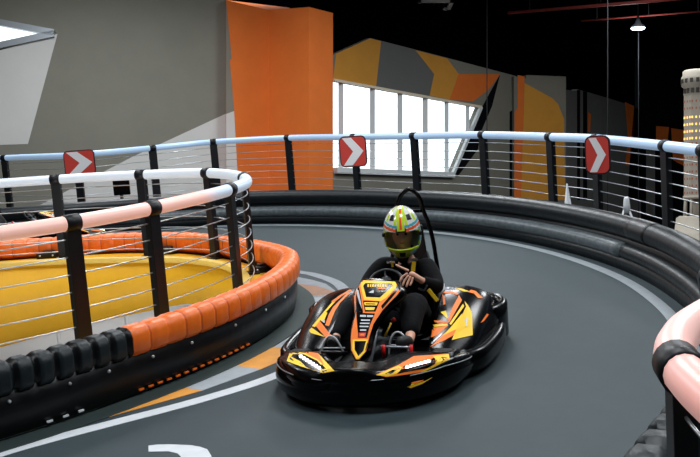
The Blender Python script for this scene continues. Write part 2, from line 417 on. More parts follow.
def ic(c):
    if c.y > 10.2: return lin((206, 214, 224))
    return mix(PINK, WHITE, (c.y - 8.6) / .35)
railing('black post railing on the island with pink and white glowing top rail', isl, [(-4.4, 5.53), (-3.6, 6.12), (-2.8, 6.79), (-2.09, 7.41), (-1.59, 8.07), (-1.09, 9.25), (-1.08, 10.5), (-1.62, 11.72), (-2.52, 12.27), (-3.64, 12.6), (-4.8, 12.68), (-6, 12.68)], .15, ic)
op = [V((-9.3, 21.6, 0))] + [p.copy() for p in rail_out] + [V((3.62, 9.2, 0)), V((3.66, 8.0, 0))]
orl = resample(catmull(op, 10), .08)
railing('far outer railing with pale blue glowing top rail behind the black barrier', orl, [(p.x, p.y) for p in rail_out] , 0.0, lambda c: lin((172, 200, 232)), nw=8, top=1.17, pw=.15)
fgp = [T(x, y, 1.17) for x, y in ((905, 250), (805, 274), (740, 298), (706, 316), (685, 331), (675, 347), (676, 361), (688, 378), (708, 398), (742, 426), (800, 466))]
for p in fgp: p.z = 0
fgl = resample(catmull(fgp, 8), .03)
q = T(681, 368, 1.17)
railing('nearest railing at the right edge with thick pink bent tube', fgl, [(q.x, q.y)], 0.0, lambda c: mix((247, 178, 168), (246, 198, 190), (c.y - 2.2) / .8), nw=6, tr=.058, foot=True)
# ------------------------------------------------------------------ chevron signs on the outer railing
def sign(px, py, w_, h_, facing, label, dv=.09, tilt=0):
    c = T(px, py, 1.0); # plan position on the railing, pushed to its inner side
    b = near_pt(T(px, py + 3, 1.0), orl); 
    v0 = b; r_ = ray(px, py)
    # place where the ray passes dv in front of the rail line
    dd = (MT @ V((b.x, b.y, 1.0)) - CAM); dep = dd.y - dv * 1.2
    cw = CAM + r_ * dep; ct = MTi @ cw
    t = thing('chevron_sign', label, 'sign', tuple(ct), group=None)
    def rr(w, h, r, y, mi, bm, thick):
        pts = []
        for cx, cy, a0 in ((w / 2 - r, h / 2 - r, 0), (-w / 2 + r, h / 2 - r, 90), (-w / 2 + r, -h / 2 + r, 180), (w / 2 - r, -h / 2 + r, 270)):
            for k in range(6): a = R(a0 + k * 18); pts.append((cx + r * math.cos(a), cy + r * math.sin(a)))
        f = [bm.verts.new((x, y, z)) for x, z in pts]; g = [bm.verts.new((x, y + thick, z)) for x, z in pts]
        bm.faces.new(f); bm.faces.new(g[::-1]); n = len(f)
        for k in range(n): bm.faces.new((f[k], g[k], g[(k + 1) % n], f[(k + 1) % n]))
        for ff in bm.faces:
            pass
    Ms = MT @ Matrix.Translation(ct) @ Matrix.Rotation(facing, 4, 'Z') @ Matrix.Rotation(tilt, 4, 'Y')
    bm = bmesh.new(); rr(w_, h_, .09, 0, 0, bm, .03); obj('sign_frame', bm, 'sign_edge', t, M=Ms)
    bm = bmesh.new(); rr(w_ - .035, h_ - .035, .075, -.006, 0, bm, .01); obj('red_plate', bm, 'sign_red', t, M=Ms, label='red plate')
    a, b2 = w_ / 2 - .05, h_ / 2 - .03
    bm = bmesh.new(); x0 = -a * .95; x1 = -a * .1; x2 = a * 1.0; xm = a * .02
    f = [(x0, b2), (x1, b2), (x2, 0), (x1, -b2), (x0, -b2), (xm, 0)]
    A = [bm.verts.new((x, -.012, z)) for x, z in f]; Bq = [bm.verts.new((x, -.004, z)) for x, z in f]
    for q in ((0, 1, 2, 5), (5, 2, 3, 4)): bm.faces.new([A[i] for i in q]); bm.faces.new([Bq[i] for i in q][::-1])
    for k in range(6): bm.faces.new((A[k], Bq[k], Bq[(k + 1) % 6], A[(k + 1) % 6]))
    obj('chevron', bm, 'sign_white', t, M=Ms, label='white arrow pointing right')
    bm = B((0, .05, -h_ * .1), (.05, .05, h_ * .5)); obj('bracket', bm, 'post', t, M=Ms)
sign(79.5, 163, .60, .50, R(2), 'red and white chevron sign left, beyond the white island rail')
sign(353, 151.5, .46, .52, R(-12), 'red and white chevron sign in front of the bright window')
sign(597.5, 155, .30, .46, R(-30), 'red and white chevron sign on the railing at the right')
# ------------------------------------------------------------------ small black clamps on the island ledge
for i, (x, y, lab) in enumerate(((263, 272, 'small black clamp on the yellow ledge beside the tip of the orange barrier'), (166, 254, 'small black cable box on the far ledge right of the middle post'), (48, 258, 'small black cable box on the far ledge at the left'))):
    c = T(x, y, .15); t = thing('cable_box', lab, 'box', tuple(c))
    Mb = MT @ Matrix.Translation(c) @ Matrix.Rotation(R((25, -12, -5)[i]), 4, 'Z')
    obj('case', B((0, 0, .035), (.26, .12, .07)), 'k_matte', t, M=Mb, bevel=.01)
    obj('lid', B((.02, 0, .08), (.14, .08, .03)), 'k_matte', t, M=Mb, bevel=.005)
    for dx in (-.08, .09):
        bm = bmesh.new(); cyl(bm, V((dx, -.065, .04)), V((dx, -.055, .04)), .012, 8); obj('screw', bm, 'bolt', t, M=Mb)
# ------------------------------------------------------------------ black monitor behind the track
c = T(121, 228, 0); c = V((-3.98, 17.6, 0))
t = thing('monitor', 'black monitor on a thin stand behind the far barrier at the left', 'monitor', tuple(c))
Mb = MT @ Matrix.Translation(c)
obj('screen', B((.02, 0, .70), (.29, .05, .42)), 'k_black', t, M=Mb, bevel=.01)
obj('pole', TB([V((0, .03, 0)), V((0, .03, .55))], .03), 'k_matte', t, M=Mb)
obj('foot', B((0, .03, .02), (.4, .3, .04)), 'k_matte', t, M=Mb)
# ------------------------------------------------------------------ white things right
c = V((3.22, 11.5, 0)); t = thing('tripod_stand', 'small white tripod standing behind the barrier at right', 'stand', tuple(c)); Mb = MT @ Matrix.Translation(c)
for a in (20, 140, 200, 300): obj('leg', TB([V((0, 0, .5)), V((.18 * math.cos(R(a)), .16 * math.sin(R(a)), 0))], .010, 8), 'white_gloss', t, M=Mb)
bm = bmesh.new(); lathe(bm, (0, 0, .36), [(.05, 0), (.04, .1), (.03, .17), (.02, .19)], 12); obj('head', bm, 'white_gloss', t, M=Mb)
c = V((2.86, 12.95, 0)); t = thing('marker_cone', 'slim white cone behind the barrier in front of the mustard wall', 'cone', tuple(c)); Mb = MT @ Matrix.Translation(c)
bm = bmesh.new(); lathe(bm, (0, 0, 0), [(.1, 0), (.085, .03), (.012, .58), (.006, .6)], 12); obj('cone_body', bm, 'white_gloss', t, M=Mb)
obj('cone_base', B((0, 0, .012), (.26, .26, .024)), 'k_matte', t, M=Mb)
# ------------------------------------------------------------------ hall: walls given by plan corners, patterns measured on them
def plan(x, Y): return V(((x - CX) / F * Y, Y))
def onw(A, Bp, x, y, off=0):
    d = Bp - A; kx = (x - CX) / F
    s = (kx * A.y - A.x) / (d.x - kx * d.y); P = A + d * s
    n = V((d.y, -d.x)).normalized()
    if n.dot(P) > 0: n = -n
    P = P + n * off
    return V((P.x, P.y, CAM.z - (y - CY) / F * P.y))
def wall(name, A, Bp, pols, mats, thick=.25, extra=None):
    """pols: (material index, pixel polygon, offset)"""
    bm = bmesh.new(); d = (Bp - A).normalized(); n = V((d.y, -d.x))
    if n.dot(A) > 0: n = -n
    for mi, pts, off in pols:
        v = [onw(A, Bp, x, y, off) for x, y in pts]
        back = V((n.x, n.y, 0)) * (-thick if off == 0 else -.003)
        f = [bm.verts.new(p) for p in v]; g = [bm.verts.new(p + back) for p in v]
        bm.faces.new(f).material_index = mi; bm.faces.new(g[::-1]).material_index = mi
        for k in range(len(f)): bm.faces.new((f[k], g[k], g[(k + 1) % len(f)], f[(k + 1) % len(f)])).material_index = mi
    return struct(name, bm, mats, loc=(A.x, A.y, 0))
FL = 470
A1, B1 = plan(-120, 25.2), plan(226, 26.4)
# left wall, with a triangular window opening whose tip is in view
wall('wall_left', A1, B1, [
    (0, [(-120, FL), (226, FL), (226, -60), (57, -60), (57, 32.5), (-120, 67)], 0), (0, [(57, -60), (-120, -60), (-120, 0), (0, 20.5), (57, 32.5)], 0),
    (1, [(-120, 73), (0, 50.5), (57.5, 34), (28, 144), (-120, 149)], .006),
    (1, [(236, 109), (130, 158), (42, 204), (-30, 240), (-30, FL), (226.0, FL), (225.9, 114)], .006)], ['wall_olive', 'wall_light'])
dA = (A1 - B1).normalized(); A0 = A1 + dA * 4.9
bm = B(((A0.x + A1.x) / 2, (A0.y + A1.y) / 2 + .12, 6.25), (5.0, .25, 12.5), math.atan2(dA.y, dA.x)); struct('wall_left_end', bm, 'wall_olive', loc=(A1.x, A1.y, 0))
wm = bmesh.new()
def strip(bm, A, Bp, x0, y0, x1, y1, w, off, th, mi=0):
    a = onw(A, Bp, x0, y0, off); b = onw(A, Bp, x1, y1, off); d = (b - a); m = d.to_track_quat('X', 'Z').to_matrix().to_4x4()
    box(bm, (a + b) / 2, (d.length, th, w), M=m, mi=mi)
strip(wm, A1, B1, -110, 2, 54, 33, .16, .0, .2); strip(wm, A1, B1, -110, 69.5, 54, 34, .16, .0, .2);
struct('window_1', wm, 'grey_metal', loc=(-9, 25.5, 9))
gm = bmesh.new(); poly(gm, [onw(A1, B1, x, y, -.1) for x, y in ((-118, 2), (54, 33), (-118, 68))]); o = struct('window_1_glass', gm, 'glass', solid=.01)
# orange column
cp = [plan(226, 26.0), plan(269, 26.8), plan(309, 25.9), plan(333, 26.5), plan(333, 29.5), plan(226, 29.5)]
tz = [CAM.z + (CY - y) / F * p.y for y, p in zip((0, 10, 7, 13, 13, 0), cp)]
bm = bmesh.new(); lo = [bm.verts.new((p.x, p.y, 0)) for p in cp]; hi = [bm.verts.new((p.x, p.y, z)) for p, z in zip(cp, tz)]
for k in range(6): bm.faces.new((lo[k], lo[(k + 1) % 6], hi[(k + 1) % 6], hi[k]))
bm.faces.new(hi)
for mi, pts in ((1, [(226, 1), (231.5, 59), (229.5, 59.5), (234, 111), (226, 114)]), (2, [(226, 114), (234, 111), (239, 200), (226, 200)])):
    poly(bm, [onw(cp[0], cp[1], x, y, .006) for x, y in pts], mi)
struct('wall_column', bm, ['wall_orange', 'wall_olive', 'wall_light'], loc=(cp[1].x, cp[1].y, 0))
# wall with the big window
A3, B3 = plan(318, 27.2), plan(516, 34.3)
wb = [(318, 61), (337, 53), (370, 38), (440, 56), (516, 76)]
wall('wall_back', A3, B3, [
    (0, [(318, 77), (333, 80), (481, 107), (500, 102), (516, 90), (516, 76), (440, 56), (370, 38), (337, 53), (318, 61)], 0),
    (0, [(481, 107), (452.5, 175), (318, 170), (318, FL), (516, FL), (516, 90), (500, 102)], 0),
    (1, [(333, 79), (336, 53.6), (370, 38.4), (381, 41.2), (376, 86.5)], .006),
    (2, [(381, 41.2), (415.5, 50.3), (434, 74), (429.5, 95.5), (376, 86.5)], .006),
    (1, [(415.5, 50.3), (447, 58.4), (458.5, 74), (449.5, 99.5), (429.5, 95.5), (434, 74)], .006),
    (3, [(458.5, 74), (500, 74), (493, 84), (486, 91.5), (473, 101.5), (449.5, 99.5)], .006),
    (4, [(500, 74.5), (492, 106), (480, 134), (478, 149), (458, 176), (453.5, 176), (472, 134), (482, 107), (490, 92)], .006),
    (4, [(511.5, 77), (516, 78), (516, 215), (509.5, 215), (509.5, 112), (512, 110)], .006)],
    ['wall_olive', 'wall_mustard', 'wall_dark', 'wall_orange', 'wall_black', 'wall_brown'])
wm = bmesh.new()
for x, w_ in ((343.5, 5), (375, 5), (402.5, 5), (427.7, 5), (449, 4), (470, 3.5)):
    yt = 80 + (x - 333) * 27 / 148 + 1; yb = 170 + (x - 333) * 4.5 / 120
    if x > 453: yb = 107 + (481 - x) * 68 / 29
    a = onw(A3, B3, x, yt, -.12); 
    strip(wm, A3, B3, x, yt, x, yb, w_ / F * a.y, -.10, .12)
struct('window_2', wm, 'frame_white', loc=(0, 28, 6))
wm = bmesh.new()
for yy in (0,):
    strip(wm, A3, B3, 334, 170.5, 452, 175, .16, -.02, .3); strip(wm, A3, B3, 333, 80, 481, 107, .07, .02, .06, 1)
    strip(wm, A3, B3, 481, 107, 452.5, 175, .10, .0, .1, 0)
struct('trim_1', wm, ['frame_white', 'frame_line'], loc=(0, 28, 6))
gm = bmesh.new(); poly(gm, [onw(A3, B3, x, y, -.16) for x, y in ((333, 80), (481, 107), (452.5, 175), (333, 170.5))]); struct('window_2_glass', gm, 'glass', solid=.01)
# pier with mustard paint, then the stepped walls running into the dark
A4, B4 = plan(514, 34.0), plan(566, 34.8)
wall('wall_pier', A4, B4, [(0, [(514, FL), (514, 76), (526, 78), (526, 75), (566, 76.5), (566, FL)], 0), (1, [(517.5, 75), (524.5, 76.5), (521, 200), (514.2, 200), (514.5, 112), (517.5, 108)], .006),
    (2, [(524.5, 83), (552, 98), (558, 104), (564, 119), (565, 200), (521, 200)], .006)], ['wall_olive', 'wall_orange', 'wall_mustard'])
A5, B5 = plan(560, 36), plan(650, 39.5)
wall('wall_back_right', A5, B5, [(0, [(560, FL), (560, 89), (577, 91), (577, 89), (608, 98), (627, 104), (627, 108), (641, 109), (641, FL)], 0), (1, [(577, 90), (580, 90), (580, 200), (577, 200)], .006), (1, [(583, 91), (587, 92), (587, 200), (583, 200)], .006),
    (2, [(588, 112), (591, 114), (590, 132), (588, 132)], .006), (2, [(625, 102), (634, 106), (634, 130), (629, 166), (625, 165), (628, 140)], .006), (3, [(600, 98), (608, 98), (624, 160), (618, 200), (600, 200)], .006),
    (1, [(634, 108), (641, 109), (641, 200), (628, 200), (630, 150)], .006)], ['wall_dark', 'wall_black', 'wall_orange', 'wall_dark'])
A6, B6 = plan(638, 41), plan(760, 42.5)
wall('wall_right_dark', A6, B6, [(0, [(638, FL), (638, -10), (760, -10), (760, FL)], 0), (1, [(656, 126), (669, 127), (667, 146), (656, 144)], .006), (1, [(671, 128), (684, 130), (684, 166), (673, 160)], .006), (2, [(646, 150), (655, 150), (655, 215), (646, 215)], .006), (3, [(648, 203), (652, 203), (652, 214), (648, 214)], .006)], ['wall_black', 'wall_orange', 'wall_dark', 'wall_mustard'])
# upper black wall and ceiling, hall floor
off_ = V((.15, .45))
wall('wall_upper_back', A3 + off_, B3 + off_, [(0, [(296, -70), (560, -70), (560, 92), (505, 92), (498, 98), (481, 103), (333, 76), (296, 70)], 0)], ['black'])
wall('wall_far', plan(490, 42), plan(900, 44), [(0, [(498, -60), (900, -60), (900, FL), (498, FL)], 0)], ['black'])
wall('wall_upper_left', plan(200, 30.4), plan(340, 31), [(0, [(200, -60), (340, -60), (340, 40), (331, 60), (331, FL), (200, FL)], 0)], ['black'])
bm = B((18.5, 18, 6.25), (.3, 56, 12.5)); struct('wall_right', bm, 'black', loc=(18, 18, 0))
bm = B((2, -9.5, 6.25), (40, .3, 12.5)); struct('wall_behind', bm, 'wall_olive', loc=(2, -9, 0))
bm = B((-16.5, 8, 6.25), (.3, 35, 12.5)); struct('wall_far_left', bm, 'wall_olive', loc=(-16, 9, 0))
bm = bmesh.new(); cpl = [(-17, -9.6), (19, -9.6), (19, 45)] + [tuple(plan(900, 44.4)), tuple(plan(520, 42.6)), tuple(plan(520, 35.6)), tuple(plan(333, 28.8)), tuple(plan(200, 27.0)), tuple(plan(-120, 25.7)), (-17, 25.7)]
a_ = [bm.verts.new((x, y, 12.5)) for x, y in cpl]; b_ = [bm.verts.new((x, y, 12.7)) for x, y in cpl]; bm.faces.new(a_); bm.faces.new(b_[::-1])
for k in range(len(a_)): bm.faces.new((a_[k], b_[k], b_[(k + 1) % len(a_)], a_[(k + 1) % len(a_)]))
struct('ceiling', bm, 'black', loc=(1, 18, 12.5))
bm = B((1, 18, -.1), (36, 56, .2)); struct('floor_hall', bm, 'hall_floor', loc=(1, 18, 0))
# ceiling vent, pipes, suspension cables, lamp
def cz(x, y, z): r = ray(x, y); k = (z - CAM.z) / r.z; return CAM + r * k
c = cz(434, 5.2, 12.45); t = thing('ceiling_vent', 'pale square air vent set in the black ceiling', 'vent', tuple(c), M=ID)
bm = bmesh.new()
for s_ in (-1, 1): box(bm, c + V((s_ * .5, 0, 0)), (.12, 1.2, .08)); box(bm, c + V((0, s_ * .54, 0)), (1.12, .12, .08))
obj('frame', bm, 'vent', t, M=ID); bm = bmesh.new()
for k in range(5): box(bm, c + V((-.32 + k * .16, 0, .02)), (.05, 1.0, .03))
obj('slat', bm, 'cable_dark', t, M=ID)
for (a, b, r_, nm) in (((508, 13), (700, -3), .045, 'red sprinkler pipe running across the black ceiling'), ((581, 21), (720, 10), .025, 'thinner dull red pipe under the ceiling, lower of the two')):
    p, q = cz(a[0], a[1], 11.8), cz(b[0], b[1], 11.8)
    t = thing('ceiling_pipe', nm, 'pipe', tuple(p), M=ID)
    obj('pipe_run', TB([p, q], r_, 10), 'red_pipe', t, M=ID)
    for k in (.12, .5, .85): m_ = p.lerp(q, k); obj('hanger', TB([m_, V((m_.x, m_.y, 12.5))], .012, 6), 'cable_dark', t, M=ID)
for x, yb, Y, lab in ((487, 190, 26, 'thin dark vertical cable hanging in front of the window wall'), (607.5, 190, 24, 'thin dark vertical cable right of the mustard wall')):
    p = CAM + ray(x, yb) * Y; t = bmesh.new(); tube(t, [V((p.x, p.y, 0)), V((p.x, p.y, 12.5))], .013, 6)
    o = obj('suspension_cable', t, 'cable_dark', None, M=ID, loc=(p.x, p.y, 0)); prop(o, lab, 'cable')
p = CAM + ray(638, 28) * 29; t = thing('pendant_lamp', 'bright round lamp hanging from the dark ceiling', 'lamp', tuple(p), M=ID)
obj('cord', TB([V((p.x, p.y, p.z + .1)), V((p.x, p.y, 12.5))], .02, 6), 'cable_dark', t, M=ID)
bm = bmesh.new(); lathe(bm, p, [(.21, 0), (.2, .05), (.1, .12), (.03, .3)], 20); obj('shade', bm, 'grey_metal', t, M=ID)
bm = bmesh.new(); lathe(bm, p, [(.18, -.03), (.2, -.005)], 20); obj('lens', bm, 'lamp', t, M=ID, label='glowing white lens')
q = CAM + ray(638.5, 190) * 29.5; t = bmesh.new(); tube(t, [V((q.x, q.y, 0)), V((q.x, q.y, 12.5))], .014, 6); o = obj('suspension_cable', t, 'cable_dark', None, M=ID, loc=(q.x, q.y, 0)); prop(o, 'thin dark vertical cable directly under the bright pendant lamp', 'cable')
# ------------------------------------------------------------------ tower model
p = CAM + ray(697, 200) * 24; tx, ty = p.x, p.y
def zt(y): return CAM.z - (y - CY) / F * 24
t = thing('model_tower', 'tall cream model tower with rows of small lit windows at right edge', 'tower', (tx, ty, 0), M=ID)
bm = bmesh.new(); lathe(bm, (tx, ty, 0), [(.315, zt(198)), (.315, zt(96)), (.33, zt(94))], 8)
for f in bm.faces: f.smooth = False
for rows, mi in (([y for y in range(102, 197, 7) if not 116 <= y <= 138], 1), ((118, 125, 132, 139), 2)):
    for y in rows:
        for k in range(8):
            for s_ in (-.09, .0, .09):
                a = 2 * PI * (k + .5) / 8; r_ = .315 * math.cos(PI / 8); cc = V((tx, ty, zt(y))) + V((math.cos(a), math.sin(a), 0)) * r_ + V((-math.sin(a), math.cos(a), 0)) * s_
                box(bm, cc, (.012, .03, .05), a, mi)
obj('shaft', bm, ['tower', 'tower_dot', 'tower_lit'], t, M=ID)
bm = bmesh.new(); lathe(bm, (tx, ty, 0), [(.30, zt(95)), (.30, zt(88)), (.36, zt(86)), (.36, zt(77)), (.33, zt(75)), (.33, zt(71.5)), (.30, zt(70.5))], 16)
for k in range(16):
    a = 2 * PI * k / 16 + .1; box(bm, V((tx + .355 * math.cos(a), ty + .355 * math.sin(a), zt(81.5))), (.03, .07, .10), a, 1)
    box(bm, V((tx + .30 * math.cos(a), ty + .30 * math.sin(a), zt(91.5))), (.03, .07, .12), a, 1)
obj('crown', bm, ['tower', 'tower_dark'], t, M=ID)
for k in range(8):
    a = 2 * PI * k / 8; obj('column', TB([V((tx + .27 * math.cos(a), ty + .27 * math.sin(a), zt(197))), V((tx + .30 * math.cos(a), ty + .30 * math.sin(a), zt(220)))], .04, 8), 'tower', t, M=ID)
bm = bmesh.new(); lathe(bm, (tx, ty, 0), [(.34, zt(199)), (.34, zt(196)), (.1, zt(196))], 8); lathe(bm, (tx, ty, 0), [(.16, zt(222)), (.16, zt(196))], 8); obj('core', bm, 'tower', t, M=ID)
bm = bmesh.new(); lathe(bm, (tx, ty, 0), [(.9, 0), (.9, zt(235)), (.55, zt(232)), (.5, zt(218)), (.42, zt(216))], 8); obj('plinth', bm, 'tower', t, M=ID)
# ------------------------------------------------------------------ white equipment seen down in the pit
def bxm(name, a, b, m_, parent, bev=.01):
    c = (V(a) + V(b)) / 2; s = V(b) - V(a); return obj(name, B(c, [abs(v) for v in s]), m_, parent, M=MT, bevel=bev)
t = thing('equipment_cabinet', 'large white cabinet below the yellow panel inside the barrier', 'cabinet', (-4, 11, -3.2))
bxm('body', (-7.5, 12.75, -2.5), (-1.2, 13.3, -.24), 'white_gloss', t)
bxm('divider', (-4.98, 12.70, -2.4), (-4.76, 12.75, -.3), 'grey_metal', t)
bxm('door', (-4.7, 12.72, -2.4), (-3.9, 12.75, -.3), 'white_gloss', t); bxm('door', (-3.86, 12.72, -2.4), (-3.0, 12.75, -.3), 'white_gloss', t); bxm('door', (-2.96, 12.72, -2.4), (-2.1, 12.75, -.3), 'white_gloss', t)
t = thing('work_table', 'low white table in the pit beneath the railing', 'table', (-3, 9.5, -2.5))
bxm('table_top', (-5.5, 7.9, -1.56), (-1.9, 11.3, -1.5), 'white_gloss', t)
for u in (-5.3, -2.1):
    for v in (8.1, 11.1): bxm('leg', (u - .04, v - .04, -2.5), (u + .04, v + .04, -1.56), 'grey_metal', t)
bm = B((-4.5, 8.5, -2.6), (9.4, 11.5, .2)); struct('floor_lower', bm, 'paint_white', MT, loc=(-4.5, 8.5, -2.5))
c = T(112, 324, -1.0); t = thing('power_unit', 'grey and white box with a black hose left of the orange padding', 'box', (c.x, c.y, -1.6))
bxm('body', (c.x - .22, c.y, -1.6), (c.x + .22, c.y + .3, -.85), 'white_gloss', t, .03); bxm('panel', (c.x - .12, c.y - .015, -1.35), (c.x + .12, c.y, -.93), 'grey_metal', t)
bm = bmesh.new(); tube(bm, catmull([V((c.x - .25, c.y, -1.5)), V((c.x - .3, c.y, -.9)), V((c.x - .1, c.y - .02, -.72)), V((c.x + .1, c.y - .02, -.8)), V((c.x + .15, c.y - .02, -.95))], 6), .018, 8); obj('hose', bm, 'k_matte', t)
c = T(46, 331, -1.0); bm = bmesh.new(); cyl(bm, V((c.x, 11.5, -1.0)), V((c.x, 11.35, -1.0)), .2, 24); o = obj('cable_reel', bm, 'k_matte', None, loc=(c.x, 11.5, -1.0)); prop(o, 'round black reel just under the lower edge of the yellow panel', 'reel')
c = T(63, 338, -1.0); bm = bmesh.new(); q = [V((c.x - .22, 11.1, -1.45)), V((c.x + .12, 11.1, -1.45)), V((c.x + .12, 11.1, -.75)), V((c.x - .02, 11.1, -.75))]
f = [bm.verts.new(v) for v in q]; g = [bm.verts.new(v + V((0, .05, 0))) for v in q]; bm.faces.new(f); bm.faces.new(g[::-1])
for k in range(4): bm.faces.new((f[k], g[k], g[(k + 1) % 4], f[(k + 1) % 4]))
o = obj('support_bracket', bm, 'yellow', None, loc=(c.x, 11.1, -1.45)); prop(o, 'yellow wedge-shaped bracket behind the nearest tall black post', 'bracket')
# ------------------------------------------------------------------ kart (frame MK: x to the kart's left, y to the back, z up)
camk = MKi @ CAM
def kdir(x, y): return (MKi.to_3x3() @ ray(x, y)).normalized()
def KP(x, y, Y):
    d = kdir(x, y); return camk + d * ((Y - camk.y) / d.y)
def loft(bm, secs, nu=6, nv=6, closed=False, mi=0, caps=False):
    """secs: sections of equally many points, interpolated both ways"""
    rows = []
    A = [catmull(s, nv, closed) for s in secs]
    m = len(A[0])
    cols = [catmull([a[j] for a in A], nu) for j in range(m)]
    n = len(cols[0]); G = [[bm.verts.new(cols[j][i]) for j in range(m)] for i in range(n)]
    for i in range(n - 1):
        for j in range(m if closed else m - 1):
            f = bm.faces.new((G[i][j], G[i][(j + 1) % m], G[i + 1][(j + 1) % m], G[i + 1][j])); f.smooth = True; f.material_index = mi
    if caps:
        for g in (G[0], G[-1]): bm.faces.new(g).material_index = mi
    return G
def decal(bm, items, lift=.0022, es=2.2):
    """paint outlines laid onto the surface of bm, as thin faces of the same mesh"""
    bmesh.ops.recalc_face_normals(bm, faces=bm.faces); bm.normal_update()
    tree = BVHTree.FromBMesh(bm)
    for n, (mi, pts) in enumerate(items):
        tb = bmesh.new(); f = tb.faces.new([tb.verts.new((x, y, 0)) for x, y in pts]); bmesh.ops.triangulate(tb, faces=[f])
        for _ in range(6):
            lg = [e for e in tb.edges if e.calc_length() > es]
            if not lg: break
            bmesh.ops.subdivide_edges(tb, edges=lg, cuts=1, use_grid_fill=False); bmesh.ops.triangulate(tb, faces=tb.faces)
        tb.verts.index_update(); mp = {}
        for v in tb.verts:
            d = kdir(v.co.x, v.co.y); h = tree.ray_cast(camk, d)
            if h[0] is not None: mp[v.index] = bm.verts.new(h[0] - d * (lift * (1 + .2 * n)))
        for f in tb.faces:
            vs = [mp.get(v.index) for v in f.verts]
            if None in vs: continue
            if max((a.co - b.co).length for a in vs for b in vs) > .12: continue
            g = bm.faces.new(vs); g.material_index = mi; g.smooth = True
        tb.free()
KM = ['k_black', 'k_orange', 'k_yellow', 'k_silver', 'k_red', 'k_matte']
kart = thing('go_kart', 'black, orange and yellow racing kart in the middle of the track with driver aboard', 'go-kart', (0, 0, 0), M=MK, group=None)
KO = dict(parent=kart, M=MK)
# floor pan and chassis
bm = bmesh.new(); box(bm, (0, .2, .055), (.66, 1.3, .02)); obj('floor_pan', bm, 'k_matte', **KO)
for s in (-1, 1): obj('chassis_tube', TB(catmull([V((s * .30, -.5, .08)), V((s * .33, 0, .07)), V((s * .36, .6, .08)), V((s * .30, 1.25, .12))], 5), .016, 8), 'grey_metal', **KO)
obj('axle', TB([V((-.6, .97, .14)), V((.6, .97, .14))], .02, 10), 'grey_metal', **KO)
for x, y, r_, w_ in ((-.55, .97, .14, .19), (.55, .97, .14, .19), (-.5, -.1, .125, .13), (.5, -.1, .125, .13)):
    bm = bmesh.new(); AX = Matrix.Rotation(PI / 2, 3, 'Y')
    lathe(bm, (x, y, r_), [(r_ * .55, -w_ / 2), (r_ * .93, -w_ / 2), (r_, -w_ * .38), (r_, w_ * .38), (r_ * .93, w_ / 2), (r_ * .55, w_ / 2)], 28, axis=AX)
    wh = obj('wheel', bm, 'tyre', **KO)
    bm = bmesh.new(); lathe(bm, (x, y, r_), [(.02, -w_ * .45), (r_ * .5, -w_ * .48), (r_ * .57, -w_ * .51), (r_ * .57, w_ * .51), (r_ * .5, w_ * .48), (.02, w_ * .45)], 20, axis=AX); obj('rim', bm, 'grey_metal', parent=wh, M=MK)
# front bumper
half = [(.0, -.69), (.20, -.655), (.38, -.55), (.52, -.385), (.605, -.18), (.635, .02), (.59, .16)]
fp = catmull([V((x, y, 0)) for x, y in half[::-1]] + [V((-x, y, 0)) for x, y in half[1:]], 8)
fp = resample(fp, .03)
def bprof(p):
    e = min(1, max(0, (p.y + .25) / .35)); top = .272 - .03 * min(1, max(0, (abs(p.x) - .10) / .08)) - .055 * e; bo = .035 + .02 * e
    return [(-.05, bo), (.0, bo), (.035, bo + .03), (.05, .12), (.045, top - .075), (.035, top - .06), (.03, top - .02), (.0, top), (-.05, top), (-.09, top - .03), (-.09, bo + .05)]
bm = bmesh.new(); sweep(bm, fp, [bprof(p) for p in fp])
g = [((283, 358), (297, 366), (316, 373), (323, 374), (337, 370.4), (370, 370.4), (384, 378), (410, 380), (440, 377), (462, 369.5))]
def pline(pts, w):
    a = [(x, y - w / 2) for x, y in pts]; b = [(x, y + w / 2) for x, y in pts[::-1]]; return a + b
def plines(pts, w): return [[(x0, y0 - w / 2), (x1, y1 - w / 2), (x1, y1 + w / 2), (x0, y0 + w / 2)] for (x0, y0), (x1, y1) in zip(pts, pts[1:])]
dl = [(3, [(345, 377.5), (355, 378), (356, 380.6), (346, 380)]), (3, [(362, 380.5), (364.5, 377.5), (366, 377.5), (363.5, 380.8)]),
      (2, [(298, 376), (303, 379.5), (310, 381), (313, 383), (305, 383)]), (4, [(297, 375), (303, 377.5), (308, 379), (302, 378.6)]),
      (2, [(403, 386), (412, 386.6), (425, 381), (433, 377), (422, 384), (411, 388)]), (1, [(409, 383), (420, 380.5), (424, 380), (415, 384)])]
decal(bm, dl); obj('front_bumper', bm, KM, **KO)
obj('bumper_glint', TB([p + normals2(fp)[i] * .036 + V((0, 0, .215 - .06 * min(1, max(0, (p.y + .35) / .45)))) for i, p in enumerate(fp)], .0035, 6), 'grey_metal', **KO, label='thin pale strip imitating a reflection along the bumper')  # thin grey tube put in for the reflection running along the bumper
# front fairing with its two headlight pods
def fy(x):
    c = sorted(((abs(p.x - x), p.y) for p in fp if p.y < -.0))[:2]; return sum(q[1] for q in c) / 2
bm = bmesh.new(); secs = []
for k in range(-10, 11):
    x = k * .06; ax = abs(x); y0 = fy(x) - .028; g_ = max(0, min(1, (ax - .12) / .16)); e_ = max(0, (ax - .45) / .15)
    yb = -.50 + .24 * g_ + .10 * e_; yb = max(yb, y0 + .15); z0 = .277 - .03 * min(1, max(0, (ax - .10) / .08)) - .02 * e_; zb = z0 + .004 + .026 * g_ * (1 - .5 * e_)
    secs.append([V((x, y0, z0)), V((x, y0 + .3 * (yb - y0), z0 + .45 * (zb - z0))), V((x, y0 + .7 * (yb - y0), z0 + .85 * (zb - z0))), V((x, yb, zb)), V((x, yb + .07, zb - .035)), V((x, yb + .07, .12)), V((x, y0, .12))])
loft(bm, secs, 2, 3, closed=True, caps=True)
